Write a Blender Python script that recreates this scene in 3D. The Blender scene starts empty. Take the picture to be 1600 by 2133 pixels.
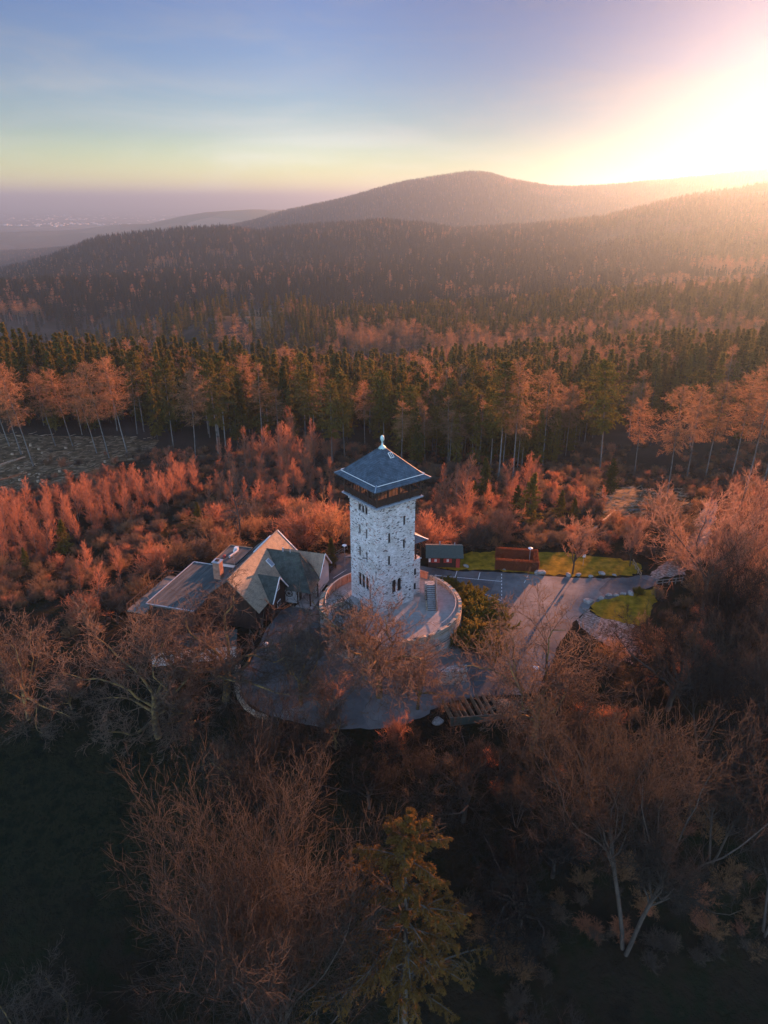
import bpy, bmesh, math, random
import numpy as np
from mathutils import Vector, Matrix, geometry as mgeo

SC = bpy.context.scene
C = SC.collection
R = math.radians

# ------------------------------------------------------------------ camera
CAM = np.array([0.0, -99.0, 61.0])
PITCH = R(23.6)
FPX = 1479.0                      # focal length in pixels of the 1600 px wide photograph
cam_d = bpy.data.cameras.new('camera')
cam_d.sensor_fit = 'HORIZONTAL'
cam_d.sensor_width = 36.0
cam_d.lens = 36.0 * FPX / 1600.0
cam_d.clip_start = 0.5
cam_d.clip_end = 250000.0
cam = bpy.data.objects.new('camera', cam_d)
C.objects.link(cam)
cam.location = CAM
cam.rotation_euler = (R(90) - PITCH, 0, 0)
SC.camera = cam

# ------------------------------------------------------------------ sky, sun, exposure
SUN_EL, SUN_AZ = R(7.9), R(30.0)
world = bpy.data.worlds.new('World'); SC.world = world
world.use_nodes = True
nt = world.node_tree; nt.nodes.clear()
sky = nt.nodes.new('ShaderNodeTexSky'); sky.sky_type = 'NISHITA'
sky.sun_disc = False
sky.sun_elevation = SUN_EL; sky.sun_rotation = SUN_AZ
sky.altitude = 600; sky.air_density = 1.0; sky.dust_density = 0.03; sky.ozone_density = 3.0
bg = nt.nodes.new('ShaderNodeBackground'); bg.inputs['Strength'].default_value = 0.0285
wo = nt.nodes.new('ShaderNodeOutputWorld')
tint = nt.nodes.new('ShaderNodeMix'); tint.data_type = 'RGBA'; tint.blend_type = 'MULTIPLY'
tint.inputs['Factor'].default_value = 1.0; wtc = nt.nodes.new('ShaderNodeTexCoord'); wsx = nt.nodes.new('ShaderNodeSeparateXYZ'); nt.links.new(wtc.outputs['Generated'], wsx.inputs[0])
wcr = nt.nodes.new('ShaderNodeValToRGB'); we = wcr.color_ramp.elements; we.new(0.5); we.new(0.6); we.new(0.7)
for q, (pp, cc) in enumerate([(0.0, (2.7, 2.2, 1.1)), (0.08, (1.32, 1.17, 1.06)), (0.14, (1.06, 0.95, 1.08)), (0.22, (0.86, 0.80, 1.08)), (0.5, (1.2, 2.2, 2.6))]):
    we[q].position = pp; we[q].color = (*[c_/4 for c_ in cc], 1)
wdb = nt.nodes.new('ShaderNodeVectorMath'); wdb.operation = 'SCALE'; wdb.inputs['Scale'].default_value = 4.0
nt.links.new(wsx.outputs['Z'], wcr.inputs[0]); nt.links.new(wcr.outputs[0], wdb.inputs[0]); 
# the sky opposite the sun: the bright lavender afterglow that lights the tower's shaded faces
wmr = nt.nodes.new('ShaderNodeMapRange'); wmr.interpolation_type = 'SMOOTHSTEP'
wmr.inputs['From Min'].default_value = 0.05; wmr.inputs['From Max'].default_value = -0.6; wmr.inputs['To Min'].default_value = 0.0; wmr.inputs['To Max'].default_value = 1.0
nt.links.new(wsx.outputs['Y'], wmr.inputs['Value'])
wmx = nt.nodes.new('ShaderNodeMix'); wmx.data_type = 'RGBA'; wmx.clamp_result = False
nt.links.new(wmr.outputs[0], wmx.inputs['Factor']); nt.links.new(wdb.outputs[0], wmx.inputs[6]); wmx.inputs[7].default_value = (9.6, 7.9, 7.2, 1)
nt.links.new(wmx.outputs[2], tint.inputs[7])
# softer glare round the low sun
wdt = nt.nodes.new('ShaderNodeVectorMath'); wdt.operation = 'DOT_PRODUCT'; wdt.inputs[1].default_value = (math.sin(SUN_AZ)*math.cos(SUN_EL), math.cos(SUN_AZ)*math.cos(SUN_EL), math.sin(SUN_EL))
nt.links.new(wtc.outputs['Generated'], wdt.inputs[0])
wsg = nt.nodes.new('ShaderNodeMapRange'); wsg.interpolation_type = 'SMOOTHSTEP'
wsg.inputs['From Min'].default_value = math.cos(R(38)); wsg.inputs['From Max'].default_value = math.cos(R(6)); wsg.inputs['To Min'].default_value = 0.0; wsg.inputs['To Max'].default_value = 1.0
nt.links.new(wdt.outputs['Value'], wsg.inputs['Value'])
wgc = nt.nodes.new('ShaderNodeMix'); wgc.data_type = 'RGBA'; nt.links.new(wsg.outputs[0], wgc.inputs['Factor'])
wgc.inputs[6].default_value = (1, 1, 1, 1); wgc.inputs[7].default_value = (0.16, 0.42, 0.56, 1)
wsv = nt.nodes.new('ShaderNodeMix'); wsv.data_type = 'RGBA'; wsv.blend_type = 'MULTIPLY'; wsv.inputs['Factor'].default_value = 1.0
nt.links.new(sky.outputs[0], wsv.inputs[6]); nt.links.new(wgc.outputs[2], wsv.inputs[7])
nt.links.new(wsv.outputs[2], tint.inputs[6])
# thin high cirrus veils
wmp = nt.nodes.new('ShaderNodeMapping'); wmp.inputs['Scale'].default_value = (1.6, 1.6, 9.0); wmp.inputs['Rotation'].default_value = (0, R(14), 0); nt.links.new(wtc.outputs['Generated'], wmp.inputs[0])
wnz = nt.nodes.new('ShaderNodeTexNoise'); wnz.inputs['Scale'].default_value = 2.2; wnz.inputs['Detail'].default_value = 7; wnz.inputs['Roughness'].default_value = 0.55; wnz.inputs['Distortion'].default_value = 0.6
nt.links.new(wmp.outputs[0], wnz.inputs['Vector'])
wcl = nt.nodes.new('ShaderNodeMapRange'); wcl.interpolation_type = 'SMOOTHSTEP'; wcl.inputs['From Min'].default_value = 0.38; wcl.inputs['From Max'].default_value = 0.78; wcl.inputs['To Max'].default_value = 0.40
nt.links.new(wnz.outputs['Fac'], wcl.inputs['Value'])
wdz = nt.nodes.new('ShaderNodeRGBToBW'); nt.links.new(tint.outputs[2], wdz.inputs[0])
wmu = nt.nodes.new('ShaderNodeMath'); wmu.operation = 'MULTIPLY'; wmu.inputs[1].default_value = 1.55; nt.links.new(wdz.outputs[0], wmu.inputs[0])
wmc = nt.nodes.new('ShaderNodeMix'); wmc.data_type = 'RGBA'; nt.links.new(wcl.outputs[0], wmc.inputs['Factor']); nt.links.new(tint.outputs[2], wmc.inputs[6]); nt.links.new(wmu.outputs[0], wmc.inputs[7])
nt.links.new(wmc.outputs[2], bg.inputs[0]); nt.links.new(bg.outputs[0], wo.inputs[0])

sun_d = bpy.data.lights.new('sun', 'SUN')
sun_d.energy = 5.0; sun_d.angle = R(0.6); sun_d.color = (1.0, 0.37, 0.16)
sun = bpy.data.objects.new('sun', sun_d); C.objects.link(sun)
SUNV = Vector((math.sin(SUN_AZ)*math.cos(SUN_EL), math.cos(SUN_AZ)*math.cos(SUN_EL), math.sin(SUN_EL)))
sun.rotation_euler = SUNV.to_track_quat('Z', 'Y').to_euler()
sun.location = (120, 200, 120)

SC.view_settings.view_transform = 'Standard'
SC.view_settings.look = 'None'
SC.view_settings.exposure = 2.15
SC.view_settings.gamma = 1.0
cy = SC.cycles
cy.use_denoising = True
cy.denoising_input_passes = 'RGB_ALBEDO_NORMAL'; cy.denoising_prefilter = 'ACCURATE'
cy.max_bounces = 4; cy.diffuse_bounces = 2; cy.glossy_bounces = 2
cy.transmission_bounces = 2; cy.transparent_max_bounces = 6; cy.volume_bounces = 0
cy.caustics_reflective = False; cy.caustics_refractive = False

HAZE_DENSITY = 0.42e-4
AIR_DENSITY = 1.05e-4
HAZE_TOP = 305.0
HAZE_ANISO = 0.78

# ------------------------------------------------------------------ helpers
def ray(px, py):
    x = (px - 800.0) / FPX; yv = (1066.5 - py) / FPX
    return np.array([x, math.cos(PITCH) + yv*math.sin(PITCH), -math.sin(PITCH) + yv*math.cos(PITCH)])

def tag(o, label=None, cat=None, group=None, kind=None):
    if label: o['label'] = label
    if cat: o['category'] = cat
    if group: o['group'] = group
    if kind: o['kind'] = kind
    return o

def empty(name, loc, rz=0.0, scale=1.0):
    o = bpy.data.objects.new(name, None); C.objects.link(o)
    o.location = loc; o.rotation_euler = (0, 0, rz)
    o.scale = (scale,)*3
    o.empty_display_size = 0.5
    return o

def link(name, me, parent=None, loc=None):
    o = bpy.data.objects.new(name, me); C.objects.link(o)
    if parent is not None: o.parent = parent
    if loc is not None: o.location = loc
    return o

def mesh_np(name, V, F, mats, midx=None, smooth=False):
    """V (n,3) floats, F (m,k) ints all the same k, or a list of such arrays"""
    if not isinstance(F, (list, tuple)): F = [F]
    F = [f for f in F if len(f)]
    me = bpy.data.meshes.new(name)
    me.vertices.add(len(V)); me.vertices.foreach_set('co', np.asarray(V, dtype=np.float32).ravel())
    nl = sum(f.size for f in F); npoly = sum(len(f) for f in F)
    me.loops.add(nl); me.polygons.add(npoly)
    me.loops.foreach_set('vertex_index', np.concatenate([f.ravel() for f in F]).astype(np.int32))
    tot = np.concatenate([np.full(len(f), f.shape[1], dtype=np.int32) for f in F])
    st = np.concatenate([[0], np.cumsum(tot)[:-1]]).astype(np.int32)
    me.polygons.foreach_set('loop_start', st)
    me.polygons.foreach_set('loop_total', tot)
    for m in mats: me.materials.append(m)
    if midx is not None: me.polygons.foreach_set('material_index', np.asarray(midx, dtype=np.int32))
    me.polygons.foreach_set('use_smooth', np.full(npoly, smooth))
    me.update(calc_edges=True); me.validate()
    return me

# ---------- value noise (vectorised) for terrain and planting
def _hash(ix, iy, seed):
    h = (ix.astype(np.int64)*374761393 + iy.astype(np.int64)*668265263 + seed*1442695041) & 0xffffffff
    h = ((h ^ (h >> 13))*1274126177) & 0xffffffff
    return ((h ^ (h >> 16)) & 0xffff) / 65535.0

def vnoise(x, y, seed=0):
    x = np.asarray(x, float); y = np.asarray(y, float)
    ix = np.floor(x); iy = np.floor(y); fx = x-ix; fy = y-iy
    fx = fx*fx*(3-2*fx); fy = fy*fy*(3-2*fy)
    a = _hash(ix, iy, seed); b = _hash(ix+1, iy, seed); c = _hash(ix, iy+1, seed); d = _hash(ix+1, iy+1, seed)
    return (a*(1-fx)+b*fx)*(1-fy) + (c*(1-fx)+d*fx)*fy - 0.5

def fbm(x, y, seed=0, octs=4):
    v = 0; a = 1.0
    for i in range(octs):
        v = v + a*vnoise(x*2**i, y*2**i, seed+i*17); a *= 0.5
    return v

def sstep(a, b, v):
    t = np.clip((np.asarray(v, float)-a)/(b-a), 0, 1)
    return t*t*(3-2*t)

# ------------------------------------------------------------------ terrain height
def sky_layer(r, pts, tree=0.0):
    """skyline points of the photo at distance r -> (azimuth, ground height) arrays"""
    az, z = [], []
    for px, py in pts:
        d = ray(px, py); h = math.hypot(d[0], d[1])
        az.append(math.atan2(d[0], d[1])); z.append(CAM[2] + r*d[2]/h - tree)
    return r, np.array(az), np.array(z)

def z_layer(r, pts):
    return r, np.array([math.atan2((px-800)/FPX, 1.03) for px, _ in pts]), np.array([z for _, z in pts], float)

LAYERS = [
    z_layer(230, [(0, -17), (800, -15), (1600, -14)]),
    sky_layer(340, [(-100, 703), (0, 700), (200, 715), (400, 724), (600, 738), (800, 758), (1000, 745), (1200, 735), (1400, 718), (1600, 700)], 25),
    z_layer(470, [(0, -82), (300, -78), (600, -66), (900, -52), (1200, -40), (1600, -34)]),
    sky_layer(720, [(-100, 775), (0, 740), (200, 700), (350, 655), (440, 615), (560, 620), (650, 640), (800, 650), (1000, 645), (1200, 624), (1400, 615), (1600, 604)], 20),
    z_layer(930, [(0, -98), (400, -96), (700, -88), (1000, -72), (1300, -56), (1600, -45)]),
    sky_layer(1250, [(0, 596), (250, 592), (540, 584), (700, 585), (900, 587), (1100, 575), (1300, 560), (1600, 530)], 18),
    sky_layer(1600, [(0, 594), (400, 562), (800, 545), (1200, 520), (1600, 470)], 18),
    sky_layer(2300, [(-300, 640), (0, 562), (100, 532), (200, 492), (330, 476), (460, 467), (540, 477), (620, 468), (800, 455), (880, 462), (950, 478), (1100, 468), (1250, 452), (1350, 427), (1450, 406), (1600, 382), (1850, 362)], 18),
    z_layer(3100, [(0, -200), (400, -110), (800, -60), (1200, -30), (1600, 20)]),
    sky_layer(4500, [(-300, 560), (0, 535), (300, 500), (400, 482), (500, 463), (600, 435), (700, 415), (800, 389), (850, 375), (920, 363), (980, 354), (1020, 358), (1060, 369), (1150, 385), (1200, 387), (1300, 381), (1400, 373), (1500, 362), (1600, 352), (1850, 336)], 15),
    z_layer(5600, [(0, -240), (400, -220), (800, -180), (1600, -100)]),
    sky_layer(7500, [(-300, 492), (0, 484), (120, 482), (180, 476), (250, 467), (310, 466), (370, 452), (430, 442), (520, 436), (600, 437), (1600, 430)], 0),
    z_layer(9500, [(0, -245), (1600, -245)]),
    z_layer(17000, [(-100, -245), (350, -240), (470, -130), (560, -110), (700, -240), (1600, -240)]),
    z_layer(20000, [(0, -245), (1600, -245)]),
    z_layer(90000, [(0, -245), (1600, -245)]),
]
LOGR = np.log([l[0] for l in LAYERS])

def height(x, y):
    x = np.asarray(x, float); y = np.asarray(y, float)
    # the hilltop and its slopes
    qx = (x-8.0)/54.0; qy = (y+6.0)/24.5
    q = np.sqrt(qx**2+qy**2)+1e-6
    d = np.maximum(0, q-1.0)*24.5
    ny = np.clip(-qy/q, 0, 1); lx = np.clip(-qx/q, 0, 1)
    f = 0.13 + 0.22*ny**2 + 0.05*lx
    near = -f*(d - 4*(1-np.exp(-d/4)))
    near = near + 1.2*fbm(x/22, y/22, 5, 3)*sstep(3, 25, d)
    near = near - 0.095*np.maximum(0, -10.0-y)*sstep(30, 5, x)*(d < 200) * sstep(60, 5, d)
    # the far country
    X = x-CAM[0]; Y = y-CAM[1]
    r = np.sqrt(X*X+Y*Y)+1e-6; az = np.arctan2(X, Y)
    lr = np.log(np.maximum(r, 200.0))
    cols = np.stack([np.interp(az, l[1], l[2]) for l in LAYERS], 0)
    k = np.clip(np.searchsorted(LOGR, lr)-1, 0, len(LAYERS)-2)
    t = np.clip((lr-LOGR[k])/(LOGR[k+1]-LOGR[k]), 0, 1); t = t*t*(3-2*t)
    z0 = np.take_along_axis(cols, k[None], 0)[0]; z1 = np.take_along_axis(cols, (k+1)[None], 0)[0]
    far = z0*(1-t)+z1*t
    far = far + sstep(380, 800, r)*(1-sstep(5500, 8500, r))*(9*fbm(x/260, y/260, 3, 3) + np.minimum(r/4500, 1)*26*fbm(x/900, y/900, 9, 2)) * 0.6
    w = sstep(170, 260, r)
    back = Y < 0
    far = np.where(back, -30-0.05*r, far)
    return near*(1-w)+far*w

def gz(x, y): return float(height(np.array([x]), np.array([y]))[0])

def on_plane(px, py, z=0.0):
    d = ray(px, py); t = (z-CAM[2])/d[2]
    return CAM + d*t

def on_ground(px, py, lift=0.0):
    """where the photo's pixel meets the ground"""
    d = ray(px, py)
    t = np.concatenate([np.arange(45, 600, 0.5), np.arange(600, 6000, 5.0)])
    P = CAM[None]+d[None]*t[:, None]
    h = height(P[:, 0], P[:, 1])
    i = np.argmax(P[:, 2] < h)
    return np.array([P[i, 0], P[i, 1], h[i]+lift])

# ------------------------------------------------------------------ materials
def new_mat(name):
    m = bpy.data.materials.new(name); m.use_nodes = True
    m.node_tree.nodes.clear(); return m, m.node_tree

def N(nt, t, **kw):
    n = nt.nodes.new(t)
    for k, v in kw.items():
        if k in n.inputs: n.inputs[k].default_value = v
        else: setattr(n, k, v)
    return n

def rgb(c): return (c[0], c[1], c[2], 1.0)

def ramp(nt, src, stops):
    n = nt.nodes.new('ShaderNodeValToRGB'); e = n.color_ramp.elements
    while len(e) < len(stops): e.new(0.5)
    for i, (p, c) in enumerate(stops):
        e[i].position = p; e[i].color = rgb(c)
    nt.links.new(src, n.inputs[0]); return n.outputs[0]

def mat_noise(name, stops, scale=1.0, rough=0.85, bump=0.0, bscale=None, detail=6.0, metallic=0.0, spec=0.3, stretch=(1, 1, 1), rnd=0.0):
    m, t = new_mat(name)
    tc = N(t, 'ShaderNodeTexCoord'); mp = N(t, 'ShaderNodeMapping'); mp.inputs['Scale'].default_value = stretch
    t.links.new(tc.outputs['Object'], mp.inputs[0])
    nz = N(t, 'ShaderNodeTexNoise', Scale=scale, Detail=detail, Roughness=0.6)
    t.links.new(mp.outputs[0], nz.inputs['Vector'])
    col = ramp(t, nz.outputs['Fac'], stops)
    b = N(t, 'ShaderNodeBsdfPrincipled', Roughness=rough, Metallic=metallic)
    b.inputs['Specular IOR Level'].default_value = spec
    if rnd:
        oi = N(t, 'ShaderNodeObjectInfo'); hs = N(t, 'ShaderNodeHueSaturation')
        mr = N(t, 'ShaderNodeMapRange'); mr.inputs['To Min'].default_value = 1-rnd; mr.inputs['To Max'].default_value = 1+rnd
        t.links.new(oi.outputs['Random'], mr.inputs['Value']); t.links.new(mr.outputs[0], hs.inputs['Value'])
        t.links.new(col, hs.inputs['Color']); col = hs.outputs[0]
    t.links.new(col, b.inputs['Base Color'])
    if bump:
        n2 = N(t, 'ShaderNodeTexNoise', Scale=bscale or scale*4, Detail=5.0)
        t.links.new(mp.outputs[0], n2.inputs['Vector'])
        bp = N(t, 'ShaderNodeBump', Strength=bump); t.links.new(n2.outputs['Fac'], bp.inputs['Height'])
        t.links.new(bp.outputs[0], b.inputs['Normal'])
    o = N(t, 'ShaderNodeOutputMaterial'); t.links.new(b.outputs[0], o.inputs[0])
    return m

def mat_leafy(name, c1, c2, trans=0.35, rough=0.8):
    """foliage or fine twigs: colour varies from tree to tree, some light passes through"""
    m, t = new_mat(name)
    oi = N(t, 'ShaderNodeObjectInfo')
    tc = N(t, 'ShaderNodeTexCoord')
    nz = N(t, 'ShaderNodeTexNoise', Scale=0.9, Detail=3.0)
    t.links.new(tc.outputs['Object'], nz.inputs['Vector'])
    ad = N(t, 'ShaderNodeMath', operation='ADD'); t.links.new(oi.outputs['Random'], ad.inputs[0])
    sb = N(t, 'ShaderNodeMath', operation='MULTIPLY'); t.links.new(nz.outputs['Fac'], sb.inputs[0]); sb.inputs[1].default_value = 0.9
    t.links.new(sb.outputs[0], ad.inputs[1])
    ml = N(t, 'ShaderNodeMath', operation='MULTIPLY'); t.links.new(ad.outputs[0], ml.inputs[0]); ml.inputs[1].default_value = 0.55
    col = ramp(t, ml.outputs[0], [(0.15, c1), (0.85, c2)])
    b = N(t, 'ShaderNodeBsdfDiffuse', Roughness=0.5); t.links.new(col, b.inputs[0])
    tr = N(t, 'ShaderNodeBsdfTranslucent'); t.links.new(col, tr.inputs[0])
    mx = N(t, 'ShaderNodeMixShader', Fac=trans); t.links.new(b.outputs[0], mx.inputs[1]); t.links.new(tr.outputs[0], mx.inputs[2])
    o = N(t, 'ShaderNodeOutputMaterial'); t.links.new(mx.outputs[0], o.inputs[0])
    return m
# ------------------------------------------------------------------ terrain sheet
def terrain_material():
    m, t = new_mat('terrain')
    geo = N(t, 'ShaderNodeNewGeometry')
    def noise(s, det=5.0):
        n = N(t, 'ShaderNodeTexNoise', Scale=s, Detail=det, Roughness=0.6); t.links.new(geo.outputs['Position'], n.inputs['Vector']); return n.outputs['Fac']
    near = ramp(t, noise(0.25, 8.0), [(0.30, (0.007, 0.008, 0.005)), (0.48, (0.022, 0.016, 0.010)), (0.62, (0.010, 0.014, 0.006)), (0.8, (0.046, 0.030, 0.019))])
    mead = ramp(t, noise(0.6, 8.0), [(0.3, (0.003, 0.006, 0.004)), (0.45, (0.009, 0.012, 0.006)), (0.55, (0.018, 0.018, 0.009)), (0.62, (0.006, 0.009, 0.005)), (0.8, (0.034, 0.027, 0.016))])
    forest = ramp(t, noise(0.018, 8.0), [(0.30, (0.020, 0.028, 0.012)), (0.5, (0.060, 0.040, 0.028)), (0.65, (0.095, 0.060, 0.045)), (0.8, (0.035, 0.045, 0.018))])
    n = N(t, 'ShaderNodeTexVoronoi', Scale=0.0022); n.inputs['Randomness'].default_value = 1.0
    mp = N(t, 'ShaderNodeMapping'); mp.inputs['Scale'].default_value = (1, 0.6, 0.0); t.links.new(geo.outputs['Position'], mp.inputs[0]); t.links.new(mp.outputs[0], n.inputs['Vector'])
    sep = N(t, 'ShaderNodeSeparateColor'); t.links.new(n.outputs['Color'], sep.inputs[0])
    fields = ramp(t, sep.outputs[0], [(0.0, (0.02, 0.03, 0.02)), (0.35, (0.10, 0.11, 0.05)), (0.6, (0.20, 0.17, 0.11)), (0.8, (0.05, 0.06, 0.03)), (1.0, (0.26, 0.22, 0.16))])
    ln = N(t, 'ShaderNodeVectorMath', operation='DISTANCE'); t.links.new(geo.outputs['Position'], ln.inputs[0]); ln.inputs[1].default_value = (0, -99, 0)
    def fac(a, b):
        r_ = N(t, 'ShaderNodeMapRange'); r_.inputs['From Min'].default_value = a; r_.inputs['From Max'].default_value = b
        t.links.new(ln.outputs['Value'], r_.inputs['Value']); return r_.outputs[0]
    def mix(f, a, b):
        x = N(t, 'ShaderNodeMix', data_type='RGBA'); t.links.new(f, x.inputs['Factor']); t.links.new(a, x.inputs[6]); t.links.new(b, x.inputs[7]); return x.outputs[2]
    att = N(t, 'ShaderNodeAttribute', attribute_name='meadow')
    c0 = mix(att.outputs['Fac'], near, mead)
    c1 = mix(fac(180, 300), c0, forest)
    c2 = mix(fac(5600, 7000), c1, fields)
    b = N(t, 'ShaderNodeBsdfPrincipled', Roughness=1.0); b.inputs['Specular IOR Level'].default_value = 0.05
    t.links.new(c2, b.inputs['Base Color'])
    bp = N(t, 'ShaderNodeBump', Strength=0.8); bp.inputs['Distance'].default_value = 0.4
    t.links.new(noise(1.3, 8.0), bp.inputs['Height']); t.links.new(bp.outputs[0], b.inputs['Normal'])
    o = N(t, 'ShaderNodeOutputMaterial'); t.links.new(b.outputs[0], o.inputs[0])
    return m

azs = np.concatenate([np.arange(-180, -44, 4.0), np.arange(-44, 44, 0.22), np.arange(44, 180, 4.0)])
rs = [1.5]
while rs[-1] < 88000: rs.append(rs[-1]*(1.0075 if rs[-1] < 9000 else 1.03) if rs[-1] > 30 else rs[-1]*1.1)
rs = np.array(rs)
AA, RR = np.meshgrid(np.radians(azs), rs)
TX = CAM[0]+RR*np.sin(AA); TY = CAM[1]+RR*np.cos(AA)
TZ = height(TX, TY)
nr, na = TX.shape
V = np.stack([TX, TY, TZ], -1).reshape(-1, 3)
i = np.arange(nr-1)[:, None]*na; j = np.arange(na)[None]; j2 = (j+1) % na
F = np.stack([i+j, i+j2, i+na+j2, i+na+j], -1).reshape(-1, 4)
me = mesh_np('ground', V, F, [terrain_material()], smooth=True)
# pasture (left foreground) against leaf litter
md = sstep(0.0, 0.25, 0.30-np.hypot((TX+38)/42, (TY+36)/24)*0.30+0.1*fbm(TX/9, TY/9, 31, 3))
at = me.attributes.new('meadow', 'FLOAT', 'POINT'); at.data.foreach_set('value', md.ravel().astype(np.float32))
ground = link('ground', me); tag(ground, kind='structure')

# ------------------------------------------------------------------ the evening haze
def build_haze():
    m, t = new_mat('haze')
    v = N(t, 'ShaderNodeVolumePrincipled')
    v.inputs['Color'].default_value = (1.0, 0.64, 0.42, 1)
    v.inputs['Density'].default_value = HAZE_DENSITY
    v.inputs['Anisotropy'].default_value = HAZE_ANISO
    # the clear air itself scatters blue evenly, the dust in it glows towards the sun
    v2 = N(t, 'ShaderNodeVolumePrincipled'); v2.inputs['Color'].default_value = (0.035, 0.42, 0.74, 1)
    v2.inputs['Density'].default_value = AIR_DENSITY; v2.inputs['Anisotropy'].default_value = 0.0
    ad = N(t, 'ShaderNodeAddShader'); t.links.new(v.outputs[0], ad.inputs[0]); t.links.new(v2.outputs[0], ad.inputs[1])
    o = N(t, 'ShaderNodeOutputMaterial'); t.links.new(ad.outputs[0], o.inputs['Volume'])
    bm = bmesh.new(); bmesh.ops.create_cube(bm, size=1.0)
    me = bpy.data.meshes.new('haze'); bm.to_mesh(me); bm.free(); me.materials.append(m)
    o = link('haze', me)
    zb = float(V[:, 2].min())-60.0
    o.scale = (190000, 190000, HAZE_TOP-zb); o.location = (0, -99, (HAZE_TOP+zb)/2)
    tag(o, kind='stuff')
build_haze()

# ------------------------------------------------------------------ towns scattered over the plain
def towns():
    rng = np.random.default_rng(12); V_, F_ = [], []
    n = 0
    for cx, cy, m, sp in ((-6200, 14500, 70, 900), (-4800, 11200, 50, 500), (-3300, 13500, 40, 500), (-7500, 19000, 60, 1200), (-2300, 16500, 40, 500), (-5200, 9300, 30, 300), (-3900, 18500, 50, 900)):
        for i in range(m):
            x, y = cx+rng.normal()*sp, cy+rng.normal()*sp; w, d, h = rng.uniform(12, 60), rng.uniform(12, 40), rng.uniform(6, 16)
            z = float(height(np.array([x]), np.array([y]))[0])
            for dx, dy, dz in ((-1, -1, 0), (1, -1, 0), (1, 1, 0), (-1, 1, 0), (-1, -1, 1), (1, -1, 1), (1, 1, 1), (-1, 1, 1)): V_.append((x+dx*w/2, y+dy*d/2, z-3+dz*(h+3)))
            F_ += [(n, n+1, n+5, n+4), (n+1, n+2, n+6, n+5), (n+2, n+3, n+7, n+6), (n+3, n, n+4, n+7), (n+4, n+5, n+6, n+7)]; n += 8
    m, t = new_mat('pale_walls'); b = N(t, 'ShaderNodeBsdfPrincipled', Roughness=0.5); b.inputs['Base Color'].default_value = (0.8, 0.76, 0.7, 1); o = N(t, 'ShaderNodeOutputMaterial'); t.links.new(b.outputs[0], o.inputs[0])
    o = link('distant_town', mesh_np('distant_town', np.array(V_), np.array(F_), [m])); tag(o, 'tiny pale buildings scattered over the hazy plain', 'town', kind='stuff')
towns()
# ------------------------------------------------------------------ plant generators
def nrm(v): return v/np.maximum(np.linalg.norm(v, axis=-1, keepdims=True), 1e-9)

def prisms(P0, P1, R0, R1, n=3):
    """every segment becomes a tapered n-sided tube -> V, F(quads)"""
    D = nrm(P1-P0)
    ref = np.where(np.abs(D[:, 2:3]) > 0.95, np.array([[1.0, 0, 0]]), np.array([[0, 0, 1.0]]))
    A = nrm(np.cross(D, ref)); B = np.cross(D, A)
    ang = np.arange(n)*2*np.pi/n
    ca, sa = np.cos(ang)[None, :, None], np.sin(ang)[None, :, None]
    off = A[:, None]*ca + B[:, None]*sa
    V0 = P0[:, None]+off*R0[:, None, None]; V1 = P1[:, None]+off*R1[:, None, None]
    V = np.concatenate([V0, V1], 1).reshape(-1, 3)
    base = (np.arange(len(P0))*2*n)[:, None]
    k = np.arange(n)[None]; k2 = (k+1) % n
    F = np.stack([base+k, base+k2, base+n+k2, base+n+k], -1).reshape(-1, 4)
    return V, F

class Branches:
    def __init__(s, P, D, L, Rd): s.P, s.D, s.L, s.R = P, D, L, Rd

def run(br, rng, nseg, wander, up, tip=0.35, sag=0.0):
    """walk every branch; returns pts (nseg+1,N,3), radii (nseg+1,N), dirs (nseg+1,N,3)"""
    P, d = br.P.copy(), nrm(br.D)
    pts, dirs = [P.copy()], [d.copy()]
    for k in range(nseg):
        d = nrm(d + wander*rng.normal(size=d.shape) + np.array([0, 0, up]) - np.array([0, 0, sag])*(k/nseg))
        P = P + d*(br.L/nseg)[:, None]
        pts.append(P.copy()); dirs.append(d.copy())
    t = np.linspace(0, 1, nseg+1)[:, None]
    rad = br.R[None]*(1-(1-tip)*t)
    return np.array(pts), rad, np.array(dirs)

def segs(pts, rad):
    return (pts[:-1].reshape(-1, 3), pts[1:].reshape(-1, 3), rad[:-1].ravel(), rad[1:].ravel())

def spawn(pts, rad, dirs, L, rng, n, t0, t1, angle, lratio, rratio, aspread=0.25, lfun=None):
    K, Nn = pts.shape[0]-1, pts.shape[1]
    idx = np.repeat(np.arange(Nn), n)
    t = np.tile(np.linspace(t0, t1, n), Nn) + rng.uniform(-.5, .5, Nn*n)*(t1-t0)/max(n, 1)
    t = np.clip(t, 0, 0.999)
    k = (t*K).astype(int); f = (t*K-k)[:, None]
    P = pts[k, idx]*(1-f)+pts[k+1, idx]*f
    d = dirs[k+1, idx]; r = rad[k, idx]*(1-f[:, 0])+rad[k+1, idx]*f[:, 0]
    ref = nrm(rng.normal(size=d.shape)); perp = nrm(np.cross(d, ref))
    a = angle*(1+aspread*rng.normal(size=len(t)))
    D = d*np.cos(a)[:, None]+perp*np.sin(a)[:, None]
    lf = np.ones_like(t) if lfun is None else lfun(t)
    return Branches(P, D, L[idx]*lratio*lf*rng.uniform(0.65, 1.25, len(t)), r*rratio*rng.uniform(.8, 1.1, len(t)))

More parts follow.
